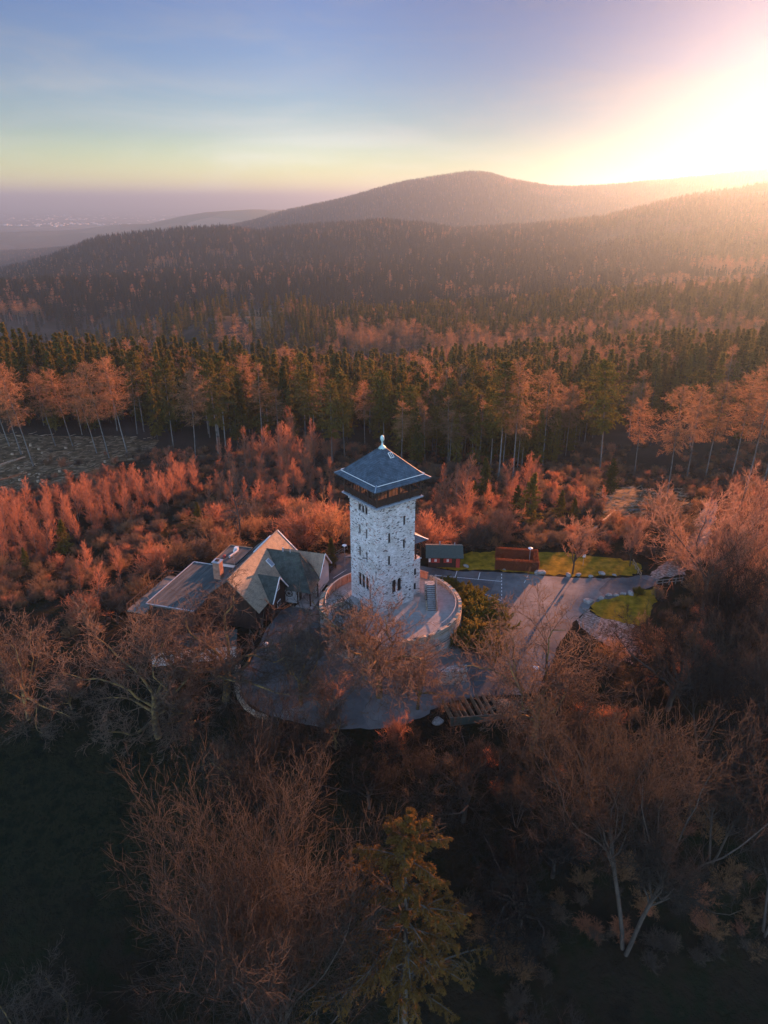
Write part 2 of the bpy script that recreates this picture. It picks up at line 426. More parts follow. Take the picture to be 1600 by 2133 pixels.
def decid(seed, H=14, spread=0.9, trunk_h=0.30, r0=0.28, n1=7, n2=6, n3=7, n4=5, up=0.10, gnarl=0.22, tw=0.012, lean=0.0, stems=1):
    """a leafless broad-leaved tree: trunk + limbs, and a crown of branches and twigs"""
    rng = np.random.default_rng(seed)
    th = H*trunk_h
    if stems == 1:
        b0 = Branches(np.zeros((1, 3)), np.array([[lean, 0, 1.0]]), np.array([th*1.25]), np.array([r0]))
        p, r, d = run(b0, rng, 6, gnarl*0.25, 0.05, 0.72)
        L0 = np.array([H*0.55])
    else:
        a = np.arange(stems)*2*np.pi/stems + rng.uniform(0, 1)
        b0 = Branches(np.stack([np.cos(a)*r0, np.sin(a)*r0, 0*a], 1), np.stack([np.cos(a)*.28, np.sin(a)*.28, 1+0*a], 1), np.full(stems, th*1.6), np.full(stems, r0*0.8))
        p, r, d = run(b0, rng, 7, gnarl*0.25, 0.08, 0.7)
        L0 = np.full(stems, H*0.5)
    T = [segs(p, r)]; Cn = []
    # limbs fork from the top of the trunk
    b1 = spawn(p, r, d, L0, rng, n1, 0.55, 1.0, 0.75*spread, 1.0, 0.58, 0.25)
    p1, r1, d1 = run(b1, rng, 9, gnarl, up, 0.22); T.append(segs(p1, r1))
    b2 = spawn(p1, r1, d1, b1.L, rng, n2, 0.22, 1.0, 0.72, 0.52, 0.60, 0.3, lambda t: 1.15-0.5*t)
    p2, r2, d2 = run(b2, rng, 6, gnarl*1.05, up, 0.25); Cn.append(segs(p2, r2))
    b3 = spawn(p2, r2, d2, b2.L, rng, n3, 0.12, 1.0, 0.70, 0.45, 0.62, 0.3, lambda t: 1.1-0.4*t)
    b3.R = np.clip(b3.R, tw*1.2, None)
    p3, r3, d3 = run(b3, rng, 4, gnarl*1.1, up, 0.45); Cn.append(segs(p3, r3))
    b4 = spawn(p3, r3, d3, b3.L, rng, n4, 0.1, 1.0, 0.65, 0.55, 0.7, 0.35)
    b4.R = np.full(len(b4.R), tw)
    p4, r4, d4 = run(b4, rng, 2, gnarl*1.2, up, 0.5)
    Cn.append(segs(p4, r4))
    return T, Cn

def birch(seed, H=9, n1=40, n2=8, n3=4, tw=0.010, r0=0.07, wmax=0.27, c0=0.14, steep=0.66):
    """slender young tree with steep fine twigs"""
    rng = np.random.default_rng(seed)
    b0 = Branches(np.zeros((1, 3)), np.array([[rng.normal()*.05, rng.normal()*.05, 1.0]]), np.array([H]), np.array([r0]))
    p, r, d = run(b0, rng, 12, 0.05, 0.03, 0.12)
    b1 = spawn(p, r, d, np.array([H]), rng, n1, c0, 0.97, steep, wmax, 0.5, 0.2, lambda t: np.clip(1.25-1.05*t, 0.1, 1)*(0.55+0.45*sstep(c0, 0.4, t)))
    b1.R = np.maximum(b1.R, tw*1.3)
    p1, r1, d1 = run(b1, rng, 4, 0.10, 0.16, 0.4)
    b2 = spawn(p1, r1, d1, b1.L, rng, n2, 0.15, 1.0, 0.5, 0.42, 0.7, 0.3)
    b2.R = np.maximum(b2.R, tw)
    p2, r2, d2 = run(b2, rng, 2, 0.12, 0.12, 0.5)
    b3 = spawn(p2, r2, d2, b2.L, rng, n3, 0.15, 1.0, 0.5, 0.6, 0.7, 0.3)
    b3.R = np.full(len(b3.R), tw*0.9)
    p3, r3, d3 = run(b3, rng, 1, 0.12, 0.1, 0.6)
    return [segs(p, r)], [segs(p1, r1), segs(p2, r2), segs(p3, r3)]

def bush(seed, Rr=2.0, n0=14, n1=7, n2=7, n3=4, tw=0.014, up=0.05, sp=0.75):
    rng = np.random.default_rng(seed)
    a = rng.uniform(0, 2*np.pi, n0); e = rng.uniform(0.1, sp*1.5, n0)
    D = np.stack([np.cos(a)*np.sin(e), np.sin(a)*np.sin(e), np.cos(e)], 1)
    b0 = Branches(D*[[.15, .15, 0]], D, np.full(n0, Rr*1.05)*rng.uniform(.8, 1.1, n0), np.full(n0, 0.05))
    p, r, d = run(b0, rng, 5, 0.13, up, 0.35)
    b1 = spawn(p, r, d, b0.L, rng, n1, 0.15, 1.0, 0.6, 0.5, 0.6, 0.3); b1.R = np.maximum(b1.R, tw*1.2)
    p1, r1, d1 = run(b1, rng, 4, 0.15, up, 0.4)
    b2 = spawn(p1, r1, d1, b1.L, rng, n2, 0.1, 1.0, 0.6, 0.5, 0.7, 0.3); b2.R = np.maximum(b2.R, tw)
    p2, r2, d2 = run(b2, rng, 2, 0.15, up, 0.5)
    b3 = spawn(p2, r2, d2, b2.L, rng, n3, 0.1, 1.0, 0.6, 0.6, 0.7, 0.3); b3.R = np.full(len(b3.R), tw)
    p3, r3, d3 = run(b3, rng, 1, 0.1, up, 0.6)
    return [segs(p, r)], [segs(p1, r1), segs(p2, r2), segs(p3, r3)]

def leaves_on(pts, dirs, rng, per, length, width, droop=0.5, side=0.8):
    """short needle sprays (kite-shaped quads) along branches"""
    K, Nn = pts.shape[0]-1, pts.shape[1]
    n = per*Nn
    idx = np.repeat(np.arange(Nn), per); t = rng.uniform(0.08, 1.0, n)
    k = np.minimum((t*K).astype(int), K-1); f = (t*K-k)[:, None]
    P = pts[k, idx]*(1-f)+pts[k+1, idx]*f; d = dirs[k+1, idx]
    s = nrm(np.cross(d, [0, 0, 1.0]))*rng.choice([-1, 1], n)[:, None]
    o = nrm(d*rng.uniform(0.3, 1.0, n)[:, None] + s*side*rng.uniform(0.1, 1, n)[:, None] + np.array([0, 0, -1.0])*droop*rng.uniform(-.1, 1, n)[:, None] + 0.15*rng.normal(size=(n, 3)))
    L = length*rng.uniform(.55, 1.3, n)[:, None]; W = width*rng.uniform(.6, 1.3, n)[:, None]
    w = nrm(np.cross(o, nrm(rng.normal(size=(n, 3))+[0, 0, 1.2])))
    A = P; Bq = P+o*L*.45+w*W; Cq = P+o*L; Dq = P+o*L*.45-w*W
    V = np.stack([A, Bq, Cq, Dq], 1).reshape(-1, 3)
    return V, np.arange(n*4).reshape(-1, 4)

def conifer(seed, H=27, c0=0.12, rad=3.4, nb=110, per=34, ll=0.85, lw=0.16, ragged=0.25, droop=0.55, r0=0.24, power=0.85, needles=True, n2=10, tw=0.018, n3=3, bsag=0.05, lean=0.0, tipup=0.0, flat=False):
    rng = np.random.default_rng(seed)
    b0 = Branches(np.zeros((1, 3)), np.array([[lean, 0, 1.0]]), np.array([H]), np.array([r0]))
    p, r, d = run(b0, rng, 14, 0.012, 0.0, 0.10)
    t = np.sort(rng.uniform(c0, 0.985, nb)); t[-6:] = np.linspace(.93, .99, 6)
    u = (t-c0)/(1-c0)
    if flat: prof = np.clip(np.sin(np.pi*np.clip(u*0.86+0.12, 0, 1))**0.8, 0.12, 1)
    else: prof = np.clip((1-u)**power, 0.03, 1)*(0.55+0.45*sstep(0, 0.16, u))
    L = rad*prof*(1+ragged*rng.normal(size=nb)).clip(.35, 1.7)
    K = 14; k = np.minimum((t*K).astype(int), K-1); f = (t*K-k)[:, None]
    P = p[k, 0]*(1-f)+p[k+1, 0]*f
    a = np.arange(nb)*2.399+rng.uniform(0, .8, nb)
    el = np.interp(u, [0, .6, 1], [-0.12, 0.12, 0.75])+rng.normal(size=nb)*.1
    D = np.stack([np.cos(a)*np.cos(el), np.sin(a)*np.cos(el), np.sin(el)], 1)
    b1 = Branches(P, D, L, np.maximum(0.012*L+0.012, 0.02))
    p1, r1, d1 = run(b1, rng, 5, 0.06, tipup, 0.3, sag=bsag)
    T = [segs(p, r)]; Cn = [segs(p1, r1)]
    q = None
    if needles:
        b2 = spawn(p1, r1, d1, b1.L, rng, n2, 0.2, 1.0, 0.75, 0.30, 0.5, 0.2, lambda t: 1.2-0.7*t)
        b2.R = np.full(len(b2.R), 0.012)
        b2.D[:, 2] -= droop*0.3
        p2, r2, d2 = run(b2, rng, 2, 0.08, 0, 0.5, sag=0.1)
        qa, fa = leaves_on(p1, d1, rng, per, ll, lw, droop)
        qb, fb = leaves_on(p2, d2, rng, max(3, per//5), ll*.7, lw*.9, droop)
        q = (np.concatenate([qa, qb]), np.concatenate([fa, fb+len(qa)]))
    else:
        b2 = spawn(p1, r1, d1, b1.L, rng, n2, 0.15, 1.0, 0.8, 0.33, 0.6, 0.2, lambda t: 1.2-0.7*t)
        b2.R = np.maximum(b2.R, tw); b2.D[:, 2] -= 0.15
        p2, r2, d2 = run(b2, rng, 2, 0.12, 0, 0.6, sag=0.15); Cn.append(segs(p2, r2))
        b3 = spawn(p2, r2, d2, b2.L, rng, n3, 0.1, 1.0, 0.7, 0.55, 0.8, 0.3); b3.R = np.full(len(b3.R), tw*.9)
        p3, r3, d3 = run(b3, rng, 1, 0.15, 0, 0.6, sag=0.1); Cn.append(segs(p3, r3))
    return T, Cn, q

def pack(T, n):
    P0, P1, R0, R1 = [np.concatenate([s[i] for s in T]) for i in range(4)]
    return prisms(P0, P1, R0, R1, n)

def blades(T, seed=0):
    """the finest twigs: thin strips turned every way"""
    P0, P1, R0, R1 = [np.concatenate([s[i] for s in T]) for i in range(4)]
    rng = np.random.default_rng(seed); D = nrm(P1-P0)
    w = nrm(np.cross(D, nrm(rng.normal(size=D.shape))))
    V = np.stack([P0-w*R0[:, None]*1.3, P0+w*R0[:, None]*1.3, P1+w*R1[:, None]*1.3, P1-w*R1[:, None]*1.3], 1).reshape(-1, 3)
    return V, np.arange(len(P0)*4).reshape(-1, 4)

def plant_meshes(name, T, Cn, q=None, bark=None, twig=None, leaf=None, tn=7, cn=3):
    """(trunk mesh, crown mesh)"""
    V, F = pack(T, tn); mt = mesh_np(name+'_trunk', V, F, [bark], smooth=True)
    nthick = 1 if len(Cn) > 1 else 1
    V, F = pack(Cn[:nthick], cn)
    if len(Cn) > nthick:
        Vb, Fb = blades(Cn[nthick:]); F = np.concatenate([F, Fb+len(V)]); V = np.concatenate([V, Vb])
    if q is None:
        mc = mesh_np(name+'_crown', V, F, [twig])
    else:
        V2 = np.concatenate([V, q[0]]); F2 = np.concatenate([F, q[1]+len(V)])
        mc = mesh_np(name+'_crown', V2, F2, [twig, leaf], np.concatenate([np.zeros(len(F), int), np.ones(len(q[1]), int)]))
    return mt, mc

def joined(name, mt, mc):
    """trunk and crown as one mesh, for trees too far off to show parts"""
    bm = bmesh.new(); bm.from_mesh(mt); me = bpy.data.meshes.new(name)
    nm = len(mt.materials)
    k = len(bm.faces); bm.from_mesh(mc); bm.faces.ensure_lookup_table()
    for f in bm.faces[k:]: f.material_index += nm
    bm.to_mesh(me); bm.free()
    for m in list(mt.materials)+list(mc.materials): me.materials.append(m)
    return me

M_bark = mat_noise('bark', [(0.3, (0.035, 0.028, 0.024)), (0.6, (0.08, 0.062, 0.05)), (0.8, (0.12, 0.095, 0.07))], 3.0, 0.95, 0.6, 12, stretch=(1, 1, .3), rnd=.25)
M_palebark = mat_noise('pale_bark', [(0.3, (0.06, 0.052, 0.046)), (0.55, (0.16, 0.14, 0.125)), (0.8, (0.27, 0.24, 0.21))], 2.0, 0.9, 0.4, 9, stretch=(1, 1, .4), rnd=.2)
M_litbark = mat_noise('lit_bark', [(0.38, (0.055, 0.045, 0.032)), (0.54, (0.20, 0.13, 0.05)), (0.72, (0.38, 0.23, 0.07))], 1.6, 0.95, 0.7, 10, rnd=.2)  # orange of sunlit limbs put into the bark colour
M_twig = mat_leafy('twigs', (0.085, 0.070, 0.058), (0.19, 0.135, 0.098), 0.5)
M_twigpink = mat_leafy('pink_twigs', (0.15, 0.105, 0.085), (0.46, 0.25, 0.16), 0.5)
M_twigbirch = mat_leafy('birch_twigs', (0.22, 0.10, 0.065), (0.56, 0.235, 0.125), 0.5)
M_twigshade = mat_leafy('shaded_twigs', (0.022, 0.024, 0.023), (0.064, 0.055, 0.045), 0.5)  # shade over the foreground trees put into a darker twig colour
M_twiglarch = mat_leafy('larch_twigs', (0.15, 0.105, 0.065), (0.42, 0.215, 0.105), 0.5)
M_needle = mat_leafy('needles', (0.048, 0.060, 0.018), (0.20, 0.145, 0.034), 0.45)
M_needleshade = mat_leafy('shaded_needles', (0.012, 0.022, 0.014), (0.040, 0.046, 0.022), 0.3)  # needles darkened: shade of the far slopes put into the colour
M_needleyl = mat_leafy('yellow_needles', (0.080, 0.085, 0.018), (0.18, 0.14, 0.025), 0.40)

PROTO = {}
def reg(key, meshes): PROTO[key] = meshes
for s in range(3):
    reg(('spruce', s), plant_meshes('spruce%d' % s, *conifer(10+s, 26+s, 0.10, 3.1+.3*s, 90, 26, 0.95, 0.17), bark=M_bark, twig=M_bark, leaf=M_needle, tn=5))
    reg(('edge_spruce', s), plant_meshes('edge%d' % s, *conifer(20+s, 27+s, 0.42, 3.7, 80, 30, 0.9, 0.16, ragged=.38, flat=True), bark=M_palebark, twig=M_bark, leaf=M_needle, tn=6))
    reg(('larch', s), plant_meshes('larch%d' % s, *conifer(30+s, 26+s, 0.40, 3.8, 80, needles=False, n2=10, n3=3, tw=0.024, ragged=.35, flat=True), bark=M_palebark, twig=M_twiglarch, tn=6))
    reg(('birch', s), plant_meshes('birch%d' % s, *birch(40+s), bark=M_palebark, twig=M_twigbirch, tn=5))
    reg(('wood', s), plant_meshes('wood%d' % s, *decid(50+s, 17, 0.8, 0.42, 0.17, 6, 6, 6, 3, 0.16, 0.14, 0.018), bark=M_palebark, twig=M_twigpink, tn=5))
def remat(key, mesh, old, new):
    m2 = mesh.copy(); m2.name = key
    for i, m in enumerate(m2.materials):
        if m == old: m2.materials[i] = new
    return m2
for s in range(2): reg(('shadedspruce', s), (PROTO[('spruce', s)][0], remat('shadedspruce', PROTO[('spruce', s)][1], M_needle, M_needleshade)))
for k in PROTO: PROTO[k] = PROTO[k] + (joined('_'.join(map(str, k)), *PROTO[k]),)

# ------------------------------------------------------------------ the woods
FOREST_KINDS = [('spruce', 0), ('spruce', 1), ('spruce', 2), ('edge_spruce', 0), ('larch', 0), ('larch', 1), ('birch', 0), ('wood', 0), ('wood', 1), ('wood', 2), ('shadedspruce', 0), ('shadedspruce', 1)]

def in_poly(px, py, poly):
    inside = np.zeros(px.shape, bool); n = len(poly)
    for a in range(n):
        x1, y1 = poly[a]; x2, y2 = poly[(a+1) % n]
        c = ((y1 > py) != (y2 > py)) & (px < (x2-x1)*(py-y1)/(y2-y1+1e-12)+x1)
        inside ^= c
    return inside

def project(X, Y, Z):
    dx = X-CAM[0]; dy = Y-CAM[1]; dz = Z-CAM[2]
    dep = dy*math.cos(PITCH)-dz*math.sin(PITCH); v = dy*math.sin(PITCH)+dz*math.cos(PITCH)
    return 800+FPX*dx/dep, 1066.5-FPX*v/dep, dep

def gpoly(pts): return [tuple(on_ground(*p)[:2]) for p in pts]
CLEARINGS = [gpoly(p) for p in (
    [(-200, 905), (320, 908), (330, 935), (240, 975), (60, 1025), (-200, 1080)],         # felled strip on the left
    [(1230, 1015), (1420, 1020), (1440, 1075), (1260, 1085)],                # bare ground on the right
)]
CLEAR_FAR = [gpoly(p) for p in (
    [(480, 650), (590, 645), (600, 690), (500, 690)],
    [(660, 690), (750, 690), (740, 715), (650, 712)],
)]

def forest_points():
    out = []
    rng = np.random.default_rng(77)
    for r0_, r1_, sp in ((150, 420, 5.0), (420, 900, 6.6), (900, 2000, 9.0), (2000, 5300, 12.0)):
        a0, a1 = R(-32), R(46 if r0_ < 900 else 34)
        x0, x1 = r1_*math.sin(a0), r1_*math.sin(a1)
        xs = np.arange(x0, x1, sp); ys = np.arange(r0_*math.cos(a1)*.9, r1_, sp)
        X, Y = np.meshgrid(xs, ys); X = X.ravel()+rng.uniform(-.48, .48, X.size)*sp; Y = Y.ravel()+rng.uniform(-.48, .48, Y.size)*sp
        rr = np.hypot(X, Y); az = np.arctan2(X, Y)
        k = (rr >= r0_) & (rr < r1_) & (az > a0) & (az < a1)
        out.append(np.stack([X[k], Y[k]-99, rr[k]], 1))
    P = np.concatenate(out); x, y, r = P.T
    z = height(x, y)
    u = rng.uniform(0, 1, len(x))
    keep = (y > 104 + 16*vnoise(x/40, y*0, 4) + 10*sstep(60, 100, np.abs(x))) | (r > 420)
    keep &= ~((x < -60) & (y < 146))
    for c in CLEARINGS: keep &= ~in_poly(x, y, c)
    for c in CLEAR_FAR: keep &= ~(in_poly(x, y, c) & (u < 0.93))
    n1 = fbm(x/120, y/120, 21, 3); n2 = fbm(x/260, y/260, 45, 3)
    # open, thinly wooded slope of the middle hill on the left
    px, py, dep = project(x, y, z)
    thin = (r > 430) & (r < 1050) & (x < 30) & (n2 < 0.32)
    keep &= ~(thin & (u < 0.84))
    # felled ground and open rows let the low sun in to the birches
    keep &= ~((x < 5) & (y < 134)); keep &= ~((x < 5) & (x > -150) & (y < 185) & (u < 0.62))
    # the sun reaches the car park through a thinned strip of wood
    g = (x-30)*math.cos(SUN_AZ) - (y-5)*math.sin(SUN_AZ)      # sideways offset from the line car park -> sun
    lane = (g > -30) & (g < 40) & (y < 175)
    keep &= ~(lane & (u < 0.93))
    x, y, z, r, u, n1, n2 = [q[keep] for q in (x, y, z, r, u, n1, n2)]
    v = rng.uniform(0, 1, len(x))
    kind = np.zeros(len(x), int)
    con = (n1+0.35*n2 > 0.0 - 0.12 - 0.55*sstep(700, 1500, r)*sstep(1200, -200, x) - (0.25+0.55*sstep(30, -40, x))*sstep(150, 200, r)*(r < 430))
    kind[con] = np.where(v[con] < .9, (v[con]*3.3).astype(int) % 3, 4)
    kind[~con] = np.choose((v[~con]*6).astype(int).clip(0, 5), [7, 4, 5, 4, 5, 6])
    farshaded = (r > 800) & (v < 0.93) & (x < 500) & con; kind[farshaded] = np.where(v[farshaded] < .5, 10, 11)
    front = (r < 260); kind[front & (v < .25)] = 3; kind[front & (v > .75)] = 4
    sc = rng.uniform(.72, 1.12, len(x))
    sc *= np.where(r > 2000, 0.82, 1.0)
    sc[kind == 6] *= 1.3
    sc *= np.where((n1 > 0.25), .8, 1.0)
    return x, y, z-0.3, r, kind, sc, rng.uniform(0, 6.283, len(x))

FX, FY, FZ, FR, FK, FS, FA = forest_points()
vis = np.abs((np.degrees(np.arctan2(FX, FY+99)))) < 29
order = np.argsort(FR + 1e6*(~vis))
FNAMES = {'shadedspruce': ('spruce_tree', 'spruce', 'far spruces with shade put into their needle colour', 'far spruce in the wood, its needles coloured as if in shade'), 'spruce': ('spruce_tree', 'spruce', 'spruces in the wood behind the tower', 'dark green spruce standing in the wood behind the tower'),
          'edge_spruce': ('tall_spruce', 'spruce', 'high-crowned spruces along the edge of the wood', 'tall spruce with bare lower trunk along the edge of the wood'),
          'larch': ('larch_tree', 'larch', 'leafless larches in the wood behind the tower', 'tall leafless larch with rusty pink twigs in the wood'),
          'birch': ('birch_tree', 'birch', 'birches within the dark wood', 'pink twigged leafless birch between the conifers of the wood'),
          'wood': ('bare_tree', 'tree', 'leafless trees in the wood behind the tower', 'leafless broad-leaved tree with rosy twigs in the wood')}
count = {k: 0 for k in FNAMES}; used = np.zeros(len(FX), bool)
CAP = 280
for i_ in order[:6000]:
    if not vis[i_]: break
    k = FOREST_KINDS[FK[i_]]
    if count[k[0]] >= (60 if k[0] in ('birch', 'edge_spruce') else 190): continue
    nm, cat, grp, lab = FNAMES[k[0]]
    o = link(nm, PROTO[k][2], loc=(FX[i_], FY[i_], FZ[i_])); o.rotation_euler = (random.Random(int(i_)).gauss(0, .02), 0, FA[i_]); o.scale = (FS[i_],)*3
    tag(o, lab, cat, grp); count[k[0]] += 1; used[i_] = True
print('forest points', len(FX), 'individuals', count)

def build_wood():
    k = ~used
    me = bpy.data.meshes.new('wood_points')
    n = int(k.sum()); me.vertices.add(n)
    me.vertices.foreach_set('co', np.stack([FX[k], FY[k], FZ[k]], 1).astype(np.float32).ravel())
    for nm, ty, arr in (('kind_index', 'INT', FK[k]), ('size', 'FLOAT', FS[k]), ('turn', 'FLOAT', FA[k])):
        a = me.attributes.new(nm, ty, 'POINT'); a.data.foreach_set('value', arr.astype(np.int32 if ty == 'INT' else np.float32))
    col = bpy.data.collections.new('wood_kinds')
    for q, key in enumerate(FOREST_KINDS):
        o = bpy.data.objects.new('%02d_kind' % q, PROTO[key][2]); col.objects.link(o)
    ob = link('forest', me)
    g = bpy.data.node_groups.new('plant_wood', 'GeometryNodeTree')
    g.interface.new_socket('Geometry', in_out='INPUT', socket_type='NodeSocketGeometry'); g.interface.new_socket('Geometry', in_out='OUTPUT', socket_type='NodeSocketGeometry')
    gi = g.nodes.new('NodeGroupInput'); go = g.nodes.new('NodeGroupOutput')
    ins = g.nodes.new('GeometryNodeInstanceOnPoints'); ci = g.nodes.new('GeometryNodeCollectionInfo')
    ci.inputs['Collection'].default_value = col; ci.inputs['Separate Children'].default_value = True; ci.inputs['Reset Children'].default_value = True
    def attr(nm, ty):
        a = g.nodes.new('GeometryNodeInputNamedAttribute'); a.data_type = ty; a.inputs[0].default_value = nm; return a.outputs[0]
    cx = g.nodes.new('ShaderNodeCombineXYZ'); g.links.new(attr('turn', 'FLOAT'), cx.inputs[2])
    g.links.new(gi.outputs[0], ins.inputs['Points']); g.links.new(ci.outputs[0], ins.inputs['Instance'])
    ins.inputs['Pick Instance'].default_value = True
    g.links.new(attr('kind_index', 'INT'), ins.inputs['Instance Index'])
    g.links.new(cx.outputs[0], ins.inputs['Rotation']); g.links.new(attr('size', 'FLOAT'), ins.inputs['Scale'])
    g.links.new(ins.outputs[0], go.inputs[0])
    md_ = ob.modifiers.new('plant_wood', 'NODES'); md_.node_group = g
    tag(ob, 'far wooded hills of conifers and leafless trees', 'forest', kind='stuff')
build_wood()
# ------------------------------------------------------------------ mesh builder
class MB:
    def __init__(s): s.v, s.f = [], []
    def face(s, pts):
        n = len(s.v); s.v += [tuple(map(float, p)) for p in pts]; s.f.append(tuple(range(n, n+len(pts)))); return s
    def box(s, x0, x1, y0, y1, z0, z1, M=None):
        P = [(x0, y0, z0), (x1, y0, z0), (x1, y1, z0), (x0, y1, z0), (x0, y0, z1), (x1, y0, z1), (x1, y1, z1), (x0, y1, z1)]
        if M is not None: P = [tuple(M @ Vector(p)) for p in P]
        n = len(s.v); s.v += P
        s.f += [tuple(n+i for i in q) for q in ((0, 3, 2, 1), (4, 5, 6, 7), (0, 1, 5, 4), (1, 2, 6, 5), (2, 3, 7, 6), (3, 0, 4, 7))]; return s
    def bar(s, a, b, w, h=None):
        """a square bar from a to b"""
        a, b = Vector(a), Vector(b); d = b-a; L = d.length
        M = Matrix.Translation(a) @ d.to_track_quat('X', 'Z').to_matrix().to_4x4()
        h = h or w
        return s.box(0, L, -w/2, w/2, -h/2, h/2, M)
    def tube(s, pts, r, n=8, closed_ends=True):
        pts = [Vector(p) for p in pts]; rr = r if isinstance(r, (list, tuple)) else [r]*len(pts)
        base = len(s.v)
        for i, p in enumerate(pts):
            d = (pts[min(i+1, len(pts)-1)]-pts[max(i-1, 0)]).normalized()
            a = d.cross(Vector((0, 0, 1)) if abs(d.z) < .95 else Vector((1, 0, 0))).normalized(); b = d.cross(a)
            for k in range(n):
                t = 2*math.pi*k/n; s.v.append(tuple(p+(a*math.cos(t)+b*math.sin(t))*rr[i]))
        for i in range(len(pts)-1):
            for k in range(n):
                s.f.append((base+i*n+k, base+i*n+(k+1) % n, base+(i+1)*n+(k+1) % n, base+(i+1)*n+k))
        if closed_ends: s.f += [tuple(base+k for k in range(n))[::-1], tuple(base+(len(pts)-1)*n+k for k in range(n))]
        return s
    def prism(s, poly, z0, z1):
        """extrude an x,y outline"""
        n = len(s.v); m = len(poly)
        s.v += [(p[0], p[1], z0) for p in poly]+[(p[0], p[1], z1) for p in poly]
        s.f += [tuple(n+i for i in range(m))[::-1], tuple(n+m+i for i in range(m))]
        s.f += [(n+i, n+(i+1) % m, n+m+(i+1) % m, n+m+i) for i in range(m)]; return s
    def slab(s, quad, th):
        """a thick roof plane from 3 or 4 corner points (top side)"""
        q = [Vector(p) for p in quad]; nn = (q[1]-q[0]).cross(q[2]-q[0]).normalized()
        if nn.z < 0: q.reverse(); nn = -nn
        b = [p-nn*th for p in q]; n = len(s.v); m = len(q)
        s.v += [tuple(p) for p in q]+[tuple(p) for p in b]
        s.f += [tuple(n+i for i in range(m)), tuple(n+m+i for i in range(m))[::-1]]
        s.f += [(n+i, n+m+i, n+m+(i+1) % m, n+(i+1) % m) for i in range(m)]; return s
    def build(s, name, mat, parent=None, smooth=False, bevel=0.0, M=None):
        me = bpy.data.meshes.new(name); me.from_pydata(s.v, [], s.f); me.materials.append(mat)
        bm = bmesh.new(); bm.from_mesh(me)
        if bevel: bmesh.ops.remove_doubles(bm, verts=bm.verts, dist=1e-5); bmesh.ops.bevel(bm, geom=[e for e in bm.edges if len(e.link_faces) == 2 and e.calc_face_angle() > .5], offset=bevel, segments=2, affect='EDGES')
        bmesh.ops.recalc_face_normals(bm, faces=bm.faces)
        if M is not None: bm.transform(M)
        for f in bm.faces: f.smooth = smooth
        bm.to_mesh(me); bm.free()
        return link(name, me, parent)

def wall_holes(W, H, holes, th=0.45, nsub=0):
    """upright wall in the x-z plane (outside towards -y), with polygon holes and their reveals"""
    def rect(x0, x1, z0, z1): return [(x0, z0), (x1, z0), (x1, z1), (x0, z1)]
    outer = rect(0, W, 0, H); pts = [Vector(p) for p in outer]; edges = [(i, (i+1) % 4) for i in range(4)]
    for h in holes:
        n = len(pts); pts += [Vector(p) for p in h]; edges += [(n+i, n+(i+1) % len(h)) for i in range(len(h))]
    r = mgeo.delaunay_2d_cdt(pts, edges, [], 0, 1e-5)
    mb = MB(); vv = r[0]
    for f in r[2]:
        c = sum((vv[i] for i in f), Vector((0, 0)))/len(f)
        if any(in_poly(np.array([c.x]), np.array([c.y]), h)[0] for h in holes): continue
        mb.face([(vv[i].x, 0, vv[i].y) for i in f])
    for h in holes:
        m = len(h)
        for i in range(m):
            a, b = h[i], h[(i+1) % m]
            mb.face([(a[0], 0, a[1]), (b[0], 0, b[1]), (b[0], th, b[1]), (a[0], th, a[1])])
    return mb

def arch(x0, x1, z0, z1, n=7):
    r = (x1-x0)/2; c = (x0+x1)/2
    return [(x0, z0), (x1, z0)]+[(c+r*math.cos(math.pi*i/n), z1-r+r*math.sin(math.pi*i/n)) for i in range(n+1)]

def rect(x0, x1, z0, z1): return [(x0, z0), (x1, z0), (x1, z1), (x0, z1)]

